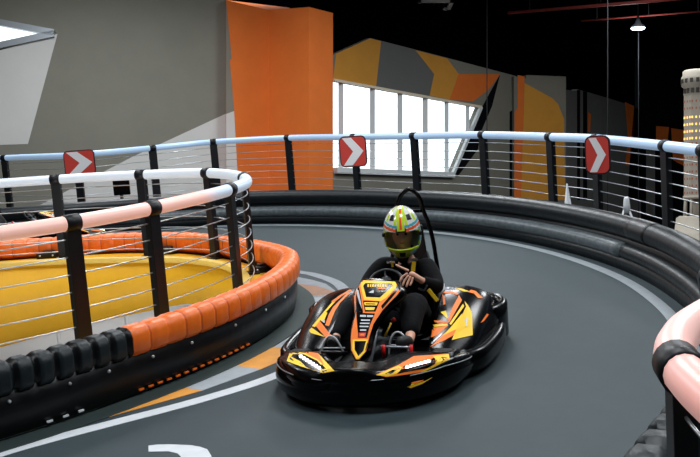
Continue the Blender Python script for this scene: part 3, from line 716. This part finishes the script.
dl = [(2, [(291, 349), (297, 350), (318, 353), (334.5, 371), (323, 373), (300, 366), (286.6, 361)]), (1, [(297, 350), (318, 353), (325, 366), (317, 359), (305, 353)]),
      (0, [(293, 354), (303, 354), (317, 360.5), (323, 367), (325, 373), (310, 369), (295, 361.6), (289, 359)]), (2, [(290, 356), (300, 361), (306, 367), (296, 364)]), (0, [(322, 364), (327, 370), (325, 371), (320, 366)]),
      (1, [(376, 374.6), (398, 365), (413.7, 356), (448.7, 353.6), (451, 364.5), (440, 369), (410, 374), (396, 376), (386, 377)]),
      (2, [(376, 375), (399, 365.5), (403, 368), (398, 373), (388, 376.5)]), (0, [(385, 373.5), (395, 368.5), (398, 369), (391, 374)]),
      (0, [(397, 374), (404, 366), (431, 359), (437, 356.5), (436.5, 362.5), (428, 368), (405, 372)]),
      (2, [(433, 356), (448.7, 354), (450.5, 364), (436.5, 369.5), (420, 372), (428, 368), (440, 365), (434.7, 365), (443.5, 360), (436, 360)]), (0, [(441, 357), (447, 357), (441, 363), (443, 359.5)]), (0, [(425, 371), (440, 367), (446, 366), (436, 370)])]
decal(bm, dl); obj('front_fairing', bm, KM, **KO)
ft = BVHTree.FromObject(bpy.data.objects['front_fairing'], bpy.context.evaluated_depsgraph_get())
for a, b in (((299.5, 355.5), (320.5, 369)), ((405.5, 367.6), (430.5, 361))):
    pts = []
    for k in range(29):
        t_ = k / 28; d = kdir(a[0] + (b[0] - a[0]) * t_, a[1] + (b[1] - a[1]) * t_); h = ft.ray_cast(camk, d); 
        if h[0] is None: continue
        pts.append(h[0] - d * .008)
    if len(pts) > 4:
        n = len(pts); hd = obj('headlight', TB([pts[0] + V((0, .012, -.008)), pts[-1] + V((0, .012, -.008))], .017, 8), 'led_house', **KO)
        obj('led_strip', TB(pts, [.0085 + .0045 * math.cos(k / (n - 1) * 2 * PI * 7 + PI) for k in range(n)], 8), 'led', parent=hd, M=MK, label='glowing white row of lights')
# steering fairing (nose panel)
rows = [((362, 279), (396, 281), .27), ((353, 294), (401, 291.5), .10), ((354, 312), (383, 311), -.08), ((351.5, 325), (374, 325), -.20), ((350, 338), (370, 338), -.30), ((350.5, 351), (367, 352), -.40), ((355, 361), (360, 361), -.47)]
secs = []
for a, b, Y in rows:
    A_, B_ = KP(*a, Y), KP(*b, Y); m_ = (A_ + B_) / 2; dn = V((0, .07, -.05)); up = V((0, -.012, .012))
    secs.append([A_ + dn, A_ + dn * .15, A_.lerp(B_, .12) + up * .5, m_ + up, A_.lerp(B_, .88) + up * .5, B_ + dn * .15, B_ + dn])
bm = bmesh.new(); loft(bm, secs, 5, 3, closed=True, caps=True, mi=0)
whole = [(362.5, 280), (395.5, 282), (400, 291.5), (382.3, 310.5), (373.5, 324), (369.3, 337), (366.3, 351), (359, 359.5), (356, 359.5), (351.2, 350), (350.8, 338), (352.2, 325), (354.8, 312), (353.8, 294)]
dl = [(1, whole), (0, [(358.5, 284), (361, 297), (363, 311), (360, 335), (358, 334), (356, 312), (356, 295)]), (3, [(356, 287), (358.5, 290), (361, 303), (362, 309), (359.5, 303), (357, 295)]),  # the silver sliver is a highlight painted on the left edge
      (2, [(361.5, 280.3), (395, 281.6), (397.5, 286), (386, 297.6), (381, 301), (364, 299.6), (360.6, 286)]), (0, [(365, 283), (391.5, 283.3), (393, 285.7), (382.5, 295), (380, 297.4), (366.2, 297), (363.2, 286)]),
      (0, [(397, 284), (399, 289), (382.5, 309), (381, 306), (395.3, 289.5)]), (0, [(363, 300.6), (379.5, 301.4), (375.5, 311.5), (365, 311.5)]),
      (2, [(364, 302), (378, 302.4), (376.7, 305.4), (364.7, 305.2)]), (2, [(365, 307), (375, 307.2), (374, 310), (365.6, 310)]), (0, [(365.5, 303.2), (375.5, 303.6), (375, 304.4), (365.7, 304.2)]),
      (0, [(360, 312.8), (375, 313.4), (370, 325), (366.8, 337.5), (357.8, 337.5), (358.5, 325)]), (4, [(358.8, 332.6), (366, 332.6), (365, 336.6), (358.5, 336.6)]), (1, [(360.3, 333.6), (364.4, 333.6), (364, 335.6), (360.2, 335.6)]),
      (3, [(360, 314.8), (366, 315), (366, 317), (360, 316.8)]), (3, [(367, 315), (373.4, 315.2), (372.8, 317), (367, 317)]), (3, [(361, 319.4), (370, 319.5), (370, 320.8), (361, 320.8)]), (3, [(360, 322.6), (369.6, 322.7), (369.4, 323.9), (360, 323.9)]),
      (3, [(359.6, 325.8), (368.6, 325.9), (368.4, 327.1), (359.6, 327.1)]), (3, [(360, 329.2), (366.4, 329.3), (366.2, 330.8), (360, 330.7)]),
      (2, [(352.5, 339.5), (368, 339.5), (365, 352), (359, 358.6), (356.4, 358.6), (352.2, 350)]), (0, [(354.5, 341), (366, 341), (363.4, 351), (358.4, 356), (354.6, 349.5)]), (0, [(367, 343), (368, 343), (366, 350), (365.3, 350)])]
x = 367.2
for w_ in (2.2, 2.0, 2.4, 2.0, 2.2, 2.0, 2.6, 2.0):
    dl.append((2, [(x + .3, 284.3), (x + w_ - .3, 284.3), (x + w_ - .6, 286.9), (x, 286.9)])); x += w_ + .35
dl.append((1, [(378, 288), (386, 288.2), (385, 289.2), (378, 289.2)])); dl.append((3, [(368.5, 292.6), (372, 290.2), (374, 290.2), (373.6, 293)]))
decal(bm, dl, lift=.0012); obj('steering_fairing', bm, KM, **KO)
# side pods
prof = {.0: [(.37, .06), (.37, .19), (.42, .215), (.50, .205), (.58, .15), (.61, .06)], .28: [(.35, .06), (.35, .27), (.41, .30), (.53, .28), (.655, .20), (.69, .06)],
        .58: [(.33, .06), (.33, .35), (.40, .385), (.55, .37), (.69, .27), (.745, .06)], .88: [(.32, .06), (.32, .39), (.38, .43), (.53, .425), (.69, .34), (.765, .06)],
        1.12: [(.33, .08), (.33, .39), (.38, .425), (.52, .42), (.67, .34), (.74, .08)], 1.27: [(.38, .15), (.38, .31), (.42, .36), (.50, .36), (.60, .30), (.67, .15)]}
right_d = [(1, [(426.5, 338.5), (431, 327.7), (448, 325.8), (436, 336)]), (2, [(430, 327.5), (431, 324.5), (447, 323.8), (448, 325.5)]), (1, [(432.5, 320), (446, 321), (448, 323.5), (433, 322)]),
           (1, [(430, 347), (449, 329), (463, 313), (464.5, 329), (445.7, 339.7)]), (2, [(443, 335.5), (450, 328), (462, 313.5), (463, 326.5), (452, 331)]), (3, [(431, 343), (441, 333.5), (442, 334), (432, 344)]),
           (1, [(448, 319), (452, 308), (459, 295), (462, 300), (449, 323)]), (2, [(449.5, 323.5), (463, 303.7), (464.3, 306), (451, 325)]),
           (2, [(464.5, 301), (468, 305), (472, 313), (472.8, 335), (451.7, 340), (453.5, 338), (470, 332.5), (469.5, 316), (466, 306)]), (2, [(440.5, 312), (446, 310.5), (447.5, 319)]),
           (1, [(442, 293), (444.8, 297), (445.5, 304), (443.5, 305)]), (1, [(443, 291), (452, 291), (459, 293.5), (457.5, 295), (450, 293), (443, 293)]), (2, [(455, 288), (462, 288.5), (470, 291.5), (464, 291.5)]), (1, [(471, 289.5), (476, 291), (483, 298), (478, 298), (474, 293.5), (468, 292)]),
           (1, [(480.5, 323), (487, 313.5), (489, 314.5), (484, 321)]), (3, [(466.5, 317), (467.7, 317), (467, 326), (466, 326)]), (3, [(464.5, 319.5), (469, 318.8), (469, 319.8), (464.5, 320.5)])]
left_d = [(1, [(315, 325), (319.5, 320.5), (331, 335), (326, 338)]), (2, [(309, 330.6), (311.5, 327.5), (325, 337), (311, 333)]), (2, [(312, 326), (324, 311.5), (333, 301), (335, 302), (326, 312), (315, 327)]),
          (1, [(325, 325), (329, 314), (333, 307), (338, 302), (347, 293), (350, 293), (340, 303), (335, 311), (329, 326)]), (2, [(320, 320), (326, 312), (327.5, 312.5), (323.5, 322)]), (1, [(331, 301.5), (340, 295), (350, 289.5), (352, 290.5), (342, 296), (334, 302.5)]), (3, [(323, 319), (325, 320.5), (324.5, 323), (322, 321.5)])]
for s, dd in ((1, right_d), (-1, left_d)):
    bm = bmesh.new(); loft(bm, [[V((s * x, y, z)) for x, z in pr] + [V((s * (pr[0][0] + pr[-1][0]) / 2, y, .05 if y < 1.2 else .14))] for y, pr in prof.items()], 6, 4, closed=True, caps=True)
    decal(bm, dd); obj('side_pod', bm, KM, **KO)
    P = resample(catmull([V((s * x, y, 0)) for x, y in ((.60, .02), (.70, .16), (.745, .4), (.765, .7), (.75, .92))], 6), .04)
    bm = bmesh.new(); sweep(bm, P, [[(.03 * -1, .05), (.03, .05), (.045, .10), (.04, .17), (.0, .20), (-.04, .17), (-.045, .10)]] * len(P)); obj('side_bumper', bm, 'k_black', **KO)
rp = [(.68, .86), (.735, .98), (.75, 1.12), (.70, 1.30), (.55, 1.41), (.3, 1.45), (0, 1.46)]
P = resample(catmull([V((x, y, 0)) for x, y in rp] + [V((-x, y, 0)) for x, y in rp[-2::-1]], 6), .04)
bm = bmesh.new(); sweep(bm, P, [[(-.04, .05), (.03, .05), (.045, .08), (.03, .11), (.045, .14), (.045, .18), (.03, .205), (.045, .23), (.035, .29), (.0, .32), (-.04, .29)]] * len(P)); bmesh.ops.recalc_face_normals(bm, faces=bm.faces)
obj('rear_bumper', bm, 'k_black', **KO)
# seat
secs = []
for y, z, wv, dp in ((.62, .13, .17, .03), (.78, .10, .19, .07), (.95, .12, .20, .12), (1.06, .26, .20, .14), (1.12, .45, .19, .13), (1.16, .62, .16, .08), (1.18, .70, .13, .03)):
    up = V((0, -.7, .7)) if z > .2 else V((0, 0, 1))
    secs.append([V((.06 + q * wv, y, z)) + (V((0, -1, 0)) if z > .2 else V((0, 0, 1))) * dp * abs(q) ** 2.2 for q in (-1, -.75, -.4, 0, .4, .75, 1)])
bm = bmesh.new(); loft(bm, secs, 4, 3); obj('seat', bm, 'k_matte', solid=.015, **KO)
# roll hoop
hp = [KP(x, y, 1.12) for x, y in ((392, 262), (394.5, 235), (396.5, 210), (400, 197), (406, 190.5), (411, 190), (417, 194), (421, 202), (423.5, 211), (428, 222), (432.5, 238), (436, 258))]
obj('roll_hoop', TB(catmull([hp[0] + V((-.05, .02, -.35))] + hp + [hp[-1] + V((.03, .0, -.3))], 5), .0165, 10), 'k_black', **KO)
a, b = KP(397, 212, 1.12), KP(423, 211, 1.12); obj('cross_bar', TB([a, b], .012, 8), 'k_black', **KO)
bm = bmesh.new(); q = KP(421, 232, 1.13); 
f_ = [KP(399, 225, 1.135), KP(422, 225, 1.135), KP(428, 262, 1.135), KP(393, 262, 1.135)]; g1 = [bm.verts.new(v) for v in f_]; g2 = [bm.verts.new(v + V((0, .03, 0))) for v in f_]; bm.faces.new(g1); bm.faces.new(g2[::-1])
for k in range(4): bm.faces.new((g1[k], g2[k], g2[(k + 1) % 4], g1[(k + 1) % 4]))
obj('head_rest', bm, 'k_matte', bevel=.01, **KO)
# steering wheel
swc = KP(386, 282, .47); ax = V((0, -.75, .65)).normalized(); qm = ax.to_track_quat('Z', 'Y').to_matrix()
ring = [swc + qm @ V((.12 * math.cos(a), .10 * math.sin(a), 0)) for a in [2 * PI * k / 36 for k in range(37)]]
sw = obj('steering_wheel', TB(ring, .013, 8, cap=False), 'k_matte', **KO)
bm = bmesh.new(); lathe(bm, swc, [(.045, -.015), (.045, .01), (.03, .02)], 16, axis=qm); obj('hub', bm, 'k_matte', parent=sw, M=MK)
for a in (0, PI * .55, PI, PI * 1.5): obj('spoke', TB([swc, swc + qm @ V((.115 * math.cos(a), .095 * math.sin(a), 0))], .009, 6), 'k_matte', parent=sw, M=MK)
obj('steering_column', TB([swc - ax * .02, V((.02, -.25, .14))], .014, 8), 'grey_metal', **KO)
# foot hoops, pedals
for pts, Y in ((((322, 353), (323, 345), (327, 338), (331, 336), (336, 339), (341, 347), (345, 354)), -.20), (((389, 356), (390, 342), (393, 335), (397, 332), (402, 334), (406, 340), (408.5, 356)), -.12)):
    obj('foot_hoop', TB(catmull([KP(x, y, Y) for x, y in pts], 4), .007, 8), 'k_silver', **KO)
    a, b = KP(pts[0][0], pts[1][1] + 3, Y), KP(pts[-1][0], pts[1][1] + 3, Y); obj('hoop_bar', TB([a, b], .006, 6), 'k_silver', **KO)
obj('pedal_bar', TB([KP(381, 346.5, -.2), KP(411, 347.6, -.2)], .009, 8), 'grey_metal', **KO)
obj('pedal_bar', TB([KP(321, 352, -.3), KP(348, 352.4, -.3)], .009, 8), 'k_matte', **KO)
for x, y0, y1, Y in ((383.5, 345, 358, -.21), (411, 345, 358, -.2)): obj('pedal', TB([KP(x, y0, Y), KP(x + .5, y1, Y)], .013, 8), 'k_red', **KO, label='red pedal arm')
obj('steering_knob', TB([KP(392, 321, .1), KP(395, 319, .1)], .014, 8), 'k_red', **KO); obj('stripe_rod', TB([KP(384.5, 337, .0), KP(391, 323, .05)], .007, 6), 'k_yellow', **KO); obj('stripe_rod', TB([KP(374, 330, -.15), KP(380, 319, -.1)], .008, 6), 'k_yellow', **KO)
# engine, fuel cap
bm = bmesh.new(); c = KP(449, 292, .98); lathe(bm, (c.x, c.y, .2), [(.07, 0), (.07, c.z - .22), (.06, c.z - .19), (.03, c.z - .165), (.0, c.z - .16)], 20); obj('engine_cover', bm, 'grey_metal', **KO)
c = KP(441, 284, .95); bm = bmesh.new(); lathe(bm, (c.x, c.y, c.z - .05), [(.03, -.2), (.03, 0), (.028, .05), (.01, .06)], 16); fc = obj('fuel_cap', bm, 'white_gloss', **KO)
bm = bmesh.new(); lathe(bm, (c.x - .02, c.y - .01, c.z - .0), [(.018, -.02), (.02, .012), (.006, .02)], 12); obj('cap_ring', bm, 'k_red', parent=fc, M=MK)
bm = bmesh.new(); box(bm, (-.30, 1.08, .30), (.24, .26, .26)); obj('engine', bm, 'k_matte', bevel=.02, **KO)
obj('exhaust', TB(catmull([V((-.35, 1.1, .3)), V((-.45, 1.2, .36)), V((-.3, 1.33, .33)), V((.1, 1.35, .3))], 5), .035, 12), 'grey_metal', **KO)
# second kart, empty, on the far side of the island
def clone(o, par=None):
    c = o.copy(); C.objects.link(c)
    if par is not None: c.parent = par; c.matrix_parent_inverse = Matrix.Identity(4); c.matrix_basis = o.matrix_basis.copy()
    for ch in o.children: clone(ch, c)
    return c
bpy.context.view_layer.update()
k2 = clone(kart); k2.matrix_world = MT @ Matrix.Translation((-4.2, 14.4, 0)) @ Matrix.Rotation(R(80), 4, 'Z') @ Matrix.Scale(.92, 4)
k2['label'] = 'driverless kart on the far lane behind the orange padding, top parts showing'
# ------------------------------------------------------------------ driver
def skin2(name, chains, mat_, parent, sub=2):
    """chains: list of (root index or None, list of (point, radius), list of edges)"""
    bm = bmesh.new(); L = bm.verts.layers.skin.verify(); w = W[parent.name].inverted() @ MK
    for pts, eds in chains:
        vs = []
        for i, (p, r_) in enumerate(pts):
            v = bm.verts.new(w @ V(p)); rr = r_ if isinstance(r_, tuple) else (r_, r_); v[L].radius = rr; v[L].use_root = (i == 0); vs.append(v)
        for a, b in eds: bm.edges.new((vs[a], vs[b]))
    me = bpy.data.meshes.new(name); bm.to_mesh(me); bm.free(); me.materials.append(MATS[mat_])
    o = bpy.data.objects.new(name, me); C.objects.link(o); o.parent = parent; W[o.name] = W[parent.name]
    sk = o.modifiers.new('skin', 'SKIN'); sk.use_smooth_shade = True; sk.branch_smoothing = .5
    s = o.modifiers.new('sub', 'SUBSURF'); s.levels = sub; s.render_levels = sub
    return o
def chain(pts): return (pts, [(i, i + 1) for i in range(len(pts) - 1)])
drv = thing('person', 'person in black clothes and lime and white helmet driving the kart', 'person', (.06, .9, .12), M=MK)
hc = KP(402, 231, .84)
pelvis = V((.08, .93, .20)); waist = V((.09, .97, .36)); chest = V((.105, .97, .52)); neck0 = V((hc.x + .01, .92, .67)); neck1 = V((hc.x, .87, .76))
shR = KP(382, 264, .92); shL = KP(427, 264.5, .88); 
elR = KP(366, 287, .74); wrR = KP(367, 286, .55); hdR = KP(371, 282, .47)
elL = KP(438, 289, .66); wrL = KP(419, 279, .50); pmL = KP(409, 272.5, .475)
hiR = V((-.02, .88, .19)); hiL = V((.18, .88, .19)); knR = KP(350, 306, .30); knL = KP(413, 303, .32); anR = KP(336, 338, -.08); anL = KP(410, 340, -.05); toR = KP(331, 345, -.2); toL = KP(398, 343, -.2)
def cl(d):
    pts = [(pelvis, .14 + d), (waist, .135 + d), (chest, .155 + d), (neck0, .095 + d), (shR, .088 + d), (shL, .088 + d), (elR, .066 + d), (wrR.lerp(elR, .1), .042 + d), (elL, .068 + d), (wrL.lerp(elL, .12), .042 + d), (neck1, .078 + d)]
    return (pts, [(0, 1), (1, 2), (2, 3), (2, 4), (2, 5), (4, 6), (6, 7), (5, 8), (8, 9), (3, 10)])
def lg(d): return ([(pelvis, .12 + d), (hiR, .09 + d), (hiL, .095 + d), (knR, .072 + d), (knL, .108 + d), (anR.lerp(knR, .0), .046 + d), (anL.lerp(knL, .10), .060 + d)], [(0, 1), (0, 2), (1, 3), (2, 4), (3, 5), (4, 6)])
body = [(pelvis, .11), (waist, .105), (chest, .115), (neck0, .06), (neck1, .05), (hc + V((0, .01, -.01)), .075), (shR, .05), (shL, .05), (elR, .036), (wrR, .024), (hdR, .026), (elL, .036), (wrL, .024), (pmL, (.036, .026)), (hiR, .075), (hiL, .075), (knR, .05), (knL, .055), (anR, .032), (anL, .034), (anR.lerp(toR, .4), .02), (anL.lerp(toL, .4), .02)]
be = [(0, 1), (1, 2), (2, 3), (3, 4), (4, 5), (2, 6), (2, 7), (6, 8), (8, 9), (9, 10), (7, 11), (11, 12), (12, 13), (0, 14), (0, 15), (14, 16), (15, 17), (16, 18), (17, 19), (18, 20), (19, 21)]
fing = []
def KF(lst, Y0, dY): return [KP(x, y, Y0 + dY * i) for i, (x, y) in enumerate(lst)]
for pts, r_ in (([(409, 271), (401, 267.5), (395.5, 264.5)], .0095), ([(408, 273), (402, 277), (399.5, 282)], .0088), ([(409, 275), (404.5, 280.5), (402.5, 286.5)], .009), ([(411, 276), (408, 282), (406.3, 287.5)], .0088), ([(413, 277), (411.6, 282), (410, 286)], .0078)):
    q = KF(pts, .465, -.012); fing.append(chain([(q[0], r_ * 1.15), (q[1], r_), (q[1].lerp(q[2], .5) + V((0, -.004, 0)), r_ * .95), (q[2], r_ * .75)]))
for k in range(5):
    o_ = V((.0, 0, (k - 2) * .011)) if k else V((.01, 0, .02)); q = hdR + o_; fing.append(chain([(q, .009), (q + V((.03, -.02, .0)), .0088), (q + V((.045, .0, -.012)), .008), (q + V((.04, .018, -.016)), .007)]))
bd = skin2('body', [(body, be)] + fing, 'skin', drv)
skin2('jacket', [cl(.0)], 'suit', drv)
skin2('trousers', [lg(.0)], 'trouser', drv)
for a, b, c_ in ((anR, toR, knR), (anL, toL, knL)):
    skin2('shoe', [chain([(a.lerp(c_, -.02) + V((0, .01, -.01)), .050), (a.lerp(b, .5), .048), (b, .044)])], 'shoe', drv)
# face
HM = MK @ Matrix.Translation(hc) @ Matrix.Rotation(R(10), 4, 'Z') @ Matrix.Rotation(R(7), 4, 'X')
bm = bmesh.new(); N1, N2 = 28, 36; G = []
for i in range(N1 + 1):
    ph = -PI / 2 + PI * i / N1; row = []
    for j in range(N2):
        th = 2 * PI * j / N2; x = .076 * math.cos(ph) * math.sin(th); y = -.095 * math.cos(ph) * math.cos(th); z = .115 * math.sin(ph) - .015
        fr = max(0, math.cos(th)) ** 3
        nose = math.exp(-((x / .012) ** 2)) * math.exp(-(((z + .035) / .02) ** 2)) * .024 * (1 if y < 0 else 0)
        sock = sum(math.exp(-(((x - s_ * .031) / .014) ** 2)) for s_ in (-1, 1)) * math.exp(-(((z + .002) / .012) ** 2)) * .010 * (1 if y < 0 else 0)
        brow = math.exp(-(((z - .018) / .01) ** 2)) * fr * .004; lip = math.exp(-((x / .02) ** 2)) * math.exp(-(((z + .068) / .007) ** 2)) * .005 * (1 if y < 0 else 0)
        row.append(bm.verts.new((x, y - nose + sock - brow - lip, z)))
    G.append(row)
for a, b in zip(G, G[1:]):
    for k in range(N2): bm.faces.new((a[k], a[(k + 1) % N2], b[(k + 1) % N2], b[k]))
bmesh.ops.remove_doubles(bm, verts=bm.verts, dist=.0002)
hd = obj('head', bm, 'skin', parent=drv, M=HM, smooth=True)
for s_ in (-1, 1):
    bm = bmesh.new(); bmesh.ops.create_uvsphere(bm, u_segments=12, v_segments=8, radius=.011, matrix=Matrix.Translation((s_ * .031, -.080, -.002))); obj('eye', bm, 'eye', parent=hd, M=HM, smooth=True)
    obj('eyebrow', TB([V((s_ * .016, -.097, .014)), V((s_ * .032, -.095, .019)), V((s_ * .048, -.084, .013))], .0035, 6), 'hair', parent=hd, M=HM)
obj('lips', TB([V((-.018, -.094, -.068)), V((0, -.101, -.068)), V((.018, -.094, -.068))], .0035, 6), 'k_red', parent=hd, M=HM)
# helmet
hel_m = ['h_white', 'h_lime', 'h_orange', 'h_blue', 'h_black']
def hpt(th, ph, sc=1.0):
    c, s = math.cos(ph), math.sin(ph); rx, ry, rz = .141, .170, .195
    x = rx * c * math.sin(th); y = -ry * c * math.cos(th); z = rz * s
    if s < 0:
        k = -s; z *= 1.06; x *= 1 + .18 * k; fr = max(0, math.cos(th)); y *= 1 + .28 * k * fr; x *= 1 - .10 * k * fr
    return V((x, y, z)) * sc
NP, NT = 104, 176; ph0, ph1 = R(-68), R(90)
def hcol(th, ph):
    a = math.degrees(th); a = (a + 180) % 360 - 180; e = math.degrees(ph); A = abs(a)
    X = math.sin(th) * math.cos(ph)
    if e > 16 and abs(X) < .06 and A < 90: return 2
    if e > 12 and abs(X) < .19 and A < 90: return 1
    if e > 62 and abs(X) < .1: return 2
    if 10 < e < 19 and A < 17: return 4
    if A < 95:
        if e > 0 and abs(e - (14 + max(0, A - 18) * .10)) < 3.2: return 2
        if e > 0 and abs(e - (21 + max(0, A - 18) * .12)) < 3.0: return 3
        if 36 < e < 50 and 26 < A < 48: return 4
        if e > 24 and 15 < A < 24 and abs(X) >= .19: return 1
        if e > 30 and abs(A - 60) < 7: return 1
        if e < -30:
            if A < 12 and -56 < e < -38: return 4
            if e > -37: return 1
            if 14 < A < 30: return 1
            if e < -55: return 1
            if 45 < A < 60: return 3
            if A > 60 and e > -48: return 4
            return 0 if e > -50 else 1
    if 60 < A < 80 and e < 12: return 1 if (e + A) % 22 < 9 else 3
    if A >= 95:
        if abs(e - 10) < 5: return 2
        if abs(e - 30) < 5: return 1
        if abs(e + 12) < 6: return 1
    return 0
def opening(th, ph):
    a = math.degrees(th); a = abs((a + 180) % 360 - 180); e = math.degrees(ph)
    return a < 70 and -30 < e < 9 - max(0, a - 50) * .3
bm = bmesh.new(); G = []
for i in range(NP + 1):
    ph = ph0 + (ph1 - ph0) * i / NP; G.append([bm.verts.new(hpt(2 * PI * j / NT, ph)) for j in range(NT)])
for i in range(NP):
    for j in range(NT):
        ph = ph0 + (ph1 - ph0) * (i + .5) / NP; th = 2 * PI * (j + .5) / NT
        if opening(th, ph): continue
        f = bm.faces.new((G[i][j], G[i][(j + 1) % NT], G[i + 1][(j + 1) % NT], G[i + 1][j])); f.material_index = hcol(th, ph); f.smooth = True
bmesh.ops.remove_doubles(bm, verts=bm.verts, dist=.0003)
hel = obj('helmet', bm, hel_m, parent=drv, M=HM, solid=.012, label='white helmet with lime, orange and blue bands')
bm = bmesh.new(); G = []
for i in range(16):
    ph = R(-30.5) + R(40) * i / 15; G.append([bm.verts.new(hpt(R(-72 + 144 * j / 40), ph, 1.012)) for j in range(41)])
for i in range(15):
    for j in range(40): bm.faces.new((G[i][j], G[i][j + 1], G[i + 1][j + 1], G[i + 1][j])).smooth = True
obj('visor', bm, 'visor', parent=hel, M=HM, label='dark see-through visor')
for s_ in (-1, 1):
    bm = bmesh.new(); lathe(bm, hpt(R(s_ * 74), R(-2), 1.0), [(.02, -.01), (.02, .008), (.012, .014)], 14, axis=Matrix.Rotation(s_ * PI / 2, 3, 'Y')); obj('visor_pivot', bm, 'h_black', parent=hel, M=HM)
    bm = bmesh.new(); c = hpt(R(s_ * 34), R(43), 1.0); box(bm, c, (.03, .04, .012), M=c.to_track_quat('Z', 'Y').to_matrix().to_4x4()); obj('air_vent', bm, 'h_black', parent=hel, M=HM, bevel=.003)
# harness
for (a, b, Y, w_, m_, nm) in (((410, 259.8), (418, 259.2), .765, .018, 'chrome', 'harness_buckle'), ((413.9, 261.5), (412.9, 271), .76, .030, 'belt_yellow', 'harness_strap'), ((386.5, 262.5), (395, 262), .80, .016, 'chrome', 'harness_buckle'), ((392, 263), (392.6, 267), .79, .016, 'belt_yellow', 'harness_strap'),
                              ((428, 289.5), (437.5, 301), .52, .026, 'belt_yellow', 'harness_strap'), ((418, 288.5), (424.5, 290.5), .50, .016, 'chrome', 'harness_buckle'), ((424.5, 290.5), (427, 285), .50, .014, 'chrome', 'harness_buckle')):
    A_, B_ = KP(*a, Y), KP(*b, Y); d = B_ - A_; side = d.cross(V((0, 1, 0))).normalized(); nn_ = side.cross(d).normalized()
    b2 = bmesh.new(); vs = []
    for q in (A_, B_):
        for s_ in (-1, 1):
            for h_ in (0, 1): vs.append(b2.verts.new(q + side * s_ * w_ / 2 + nn_ * h_ * .008))
    bmesh.ops.convex_hull(b2, input=vs); obj(nm, b2, m_, **KO)
c = KP(414, 296, .45); bm = bmesh.new(); bmesh.ops.create_uvsphere(bm, u_segments=12, v_segments=8, radius=.022, matrix=Matrix.Translation(c) @ Matrix.Diagonal((1, .6, .8, 1))); obj('belt_release', bm, 'k_red', **KO)

# ------------------------------------------------------------------ light
def area(name, loc, size, energy, col=(1, 1, 1), rot=(0, 0, 0), sy=None):
    l = bpy.data.lights.new(name, 'AREA'); l.energy = energy; l.color = col; l.size = size
    if sy: l.shape = 'RECTANGLE'; l.size_y = sy
    o = bpy.data.objects.new(name, l); C.objects.link(o); o.location = loc; o.rotation_euler = rot; return o
for i, (x, y) in enumerate(((-7, 4), (0, 4), (6, 5), (-7, 13), (0, 12), (6, 13), (-6, 21), (1, 21), (8, 24))):
    area('high_bay_light', (x, y, 12.3), 2.2, 380 if y < 14 else 420, (.93, .97, 1))
area('pit_fill_light', MT @ V((-3.6, 8.3, -.25)), 1.6, 60, (1, 1, 1), (R(75), 0, 0))  # unseen fill light, added to brighten the white equipment below the deck
l = bpy.data.lights.new('pendant_light', 'POINT'); l.energy = 150; l.shadow_soft_size = .15; o = bpy.data.objects.new('pendant_light', l); C.objects.link(o); o.location = CAM + ray(638, 30) * 29 + V((0, 0, -.2))
w = bpy.data.worlds.new('w'); SC.world = w; w.use_nodes = True
bg = w.node_tree.nodes['Background']; bg.inputs['Color'].default_value = (.90, .96, 1, 1); bg.inputs['Strength'].default_value = 2.2
# ------------------------------------------------------------------ camera
cd = bpy.data.cameras.new('camera'); co = bpy.data.objects.new('camera', cd); C.objects.link(co); SC.camera = co
co.location = CAM; co.rotation_euler = (PI / 2, 0, 0); cd.sensor_width = 36; cd.lens = 36 * F / 700; cd.clip_end = 200
SC.view_settings.view_transform = 'Standard'; SC.view_settings.look = 'None'; SC.view_settings.exposure = 0; SC.view_settings.gamma = 1; SC.view_settings.use_curve_mapping = False

GROUPS = {'chevron_sign': 'chevron signs on the outer railing', 'safety_railing': 'post and wire railings with glowing top rails', 'track_barrier': 'padded barriers lining the track', 'go_kart': 'racing karts on the track',
          'cable_box': 'small black boxes on the yellow ledge', 'suspension_cable': 'thin vertical cables hanging from the ceiling', 'ceiling_pipe': 'red pipes under the ceiling'}
for o in SC.objects:
    if o.parent is None and o.name.split('.')[0] in GROUPS: o['group'] = GROUPS[o.name.split('.')[0]]
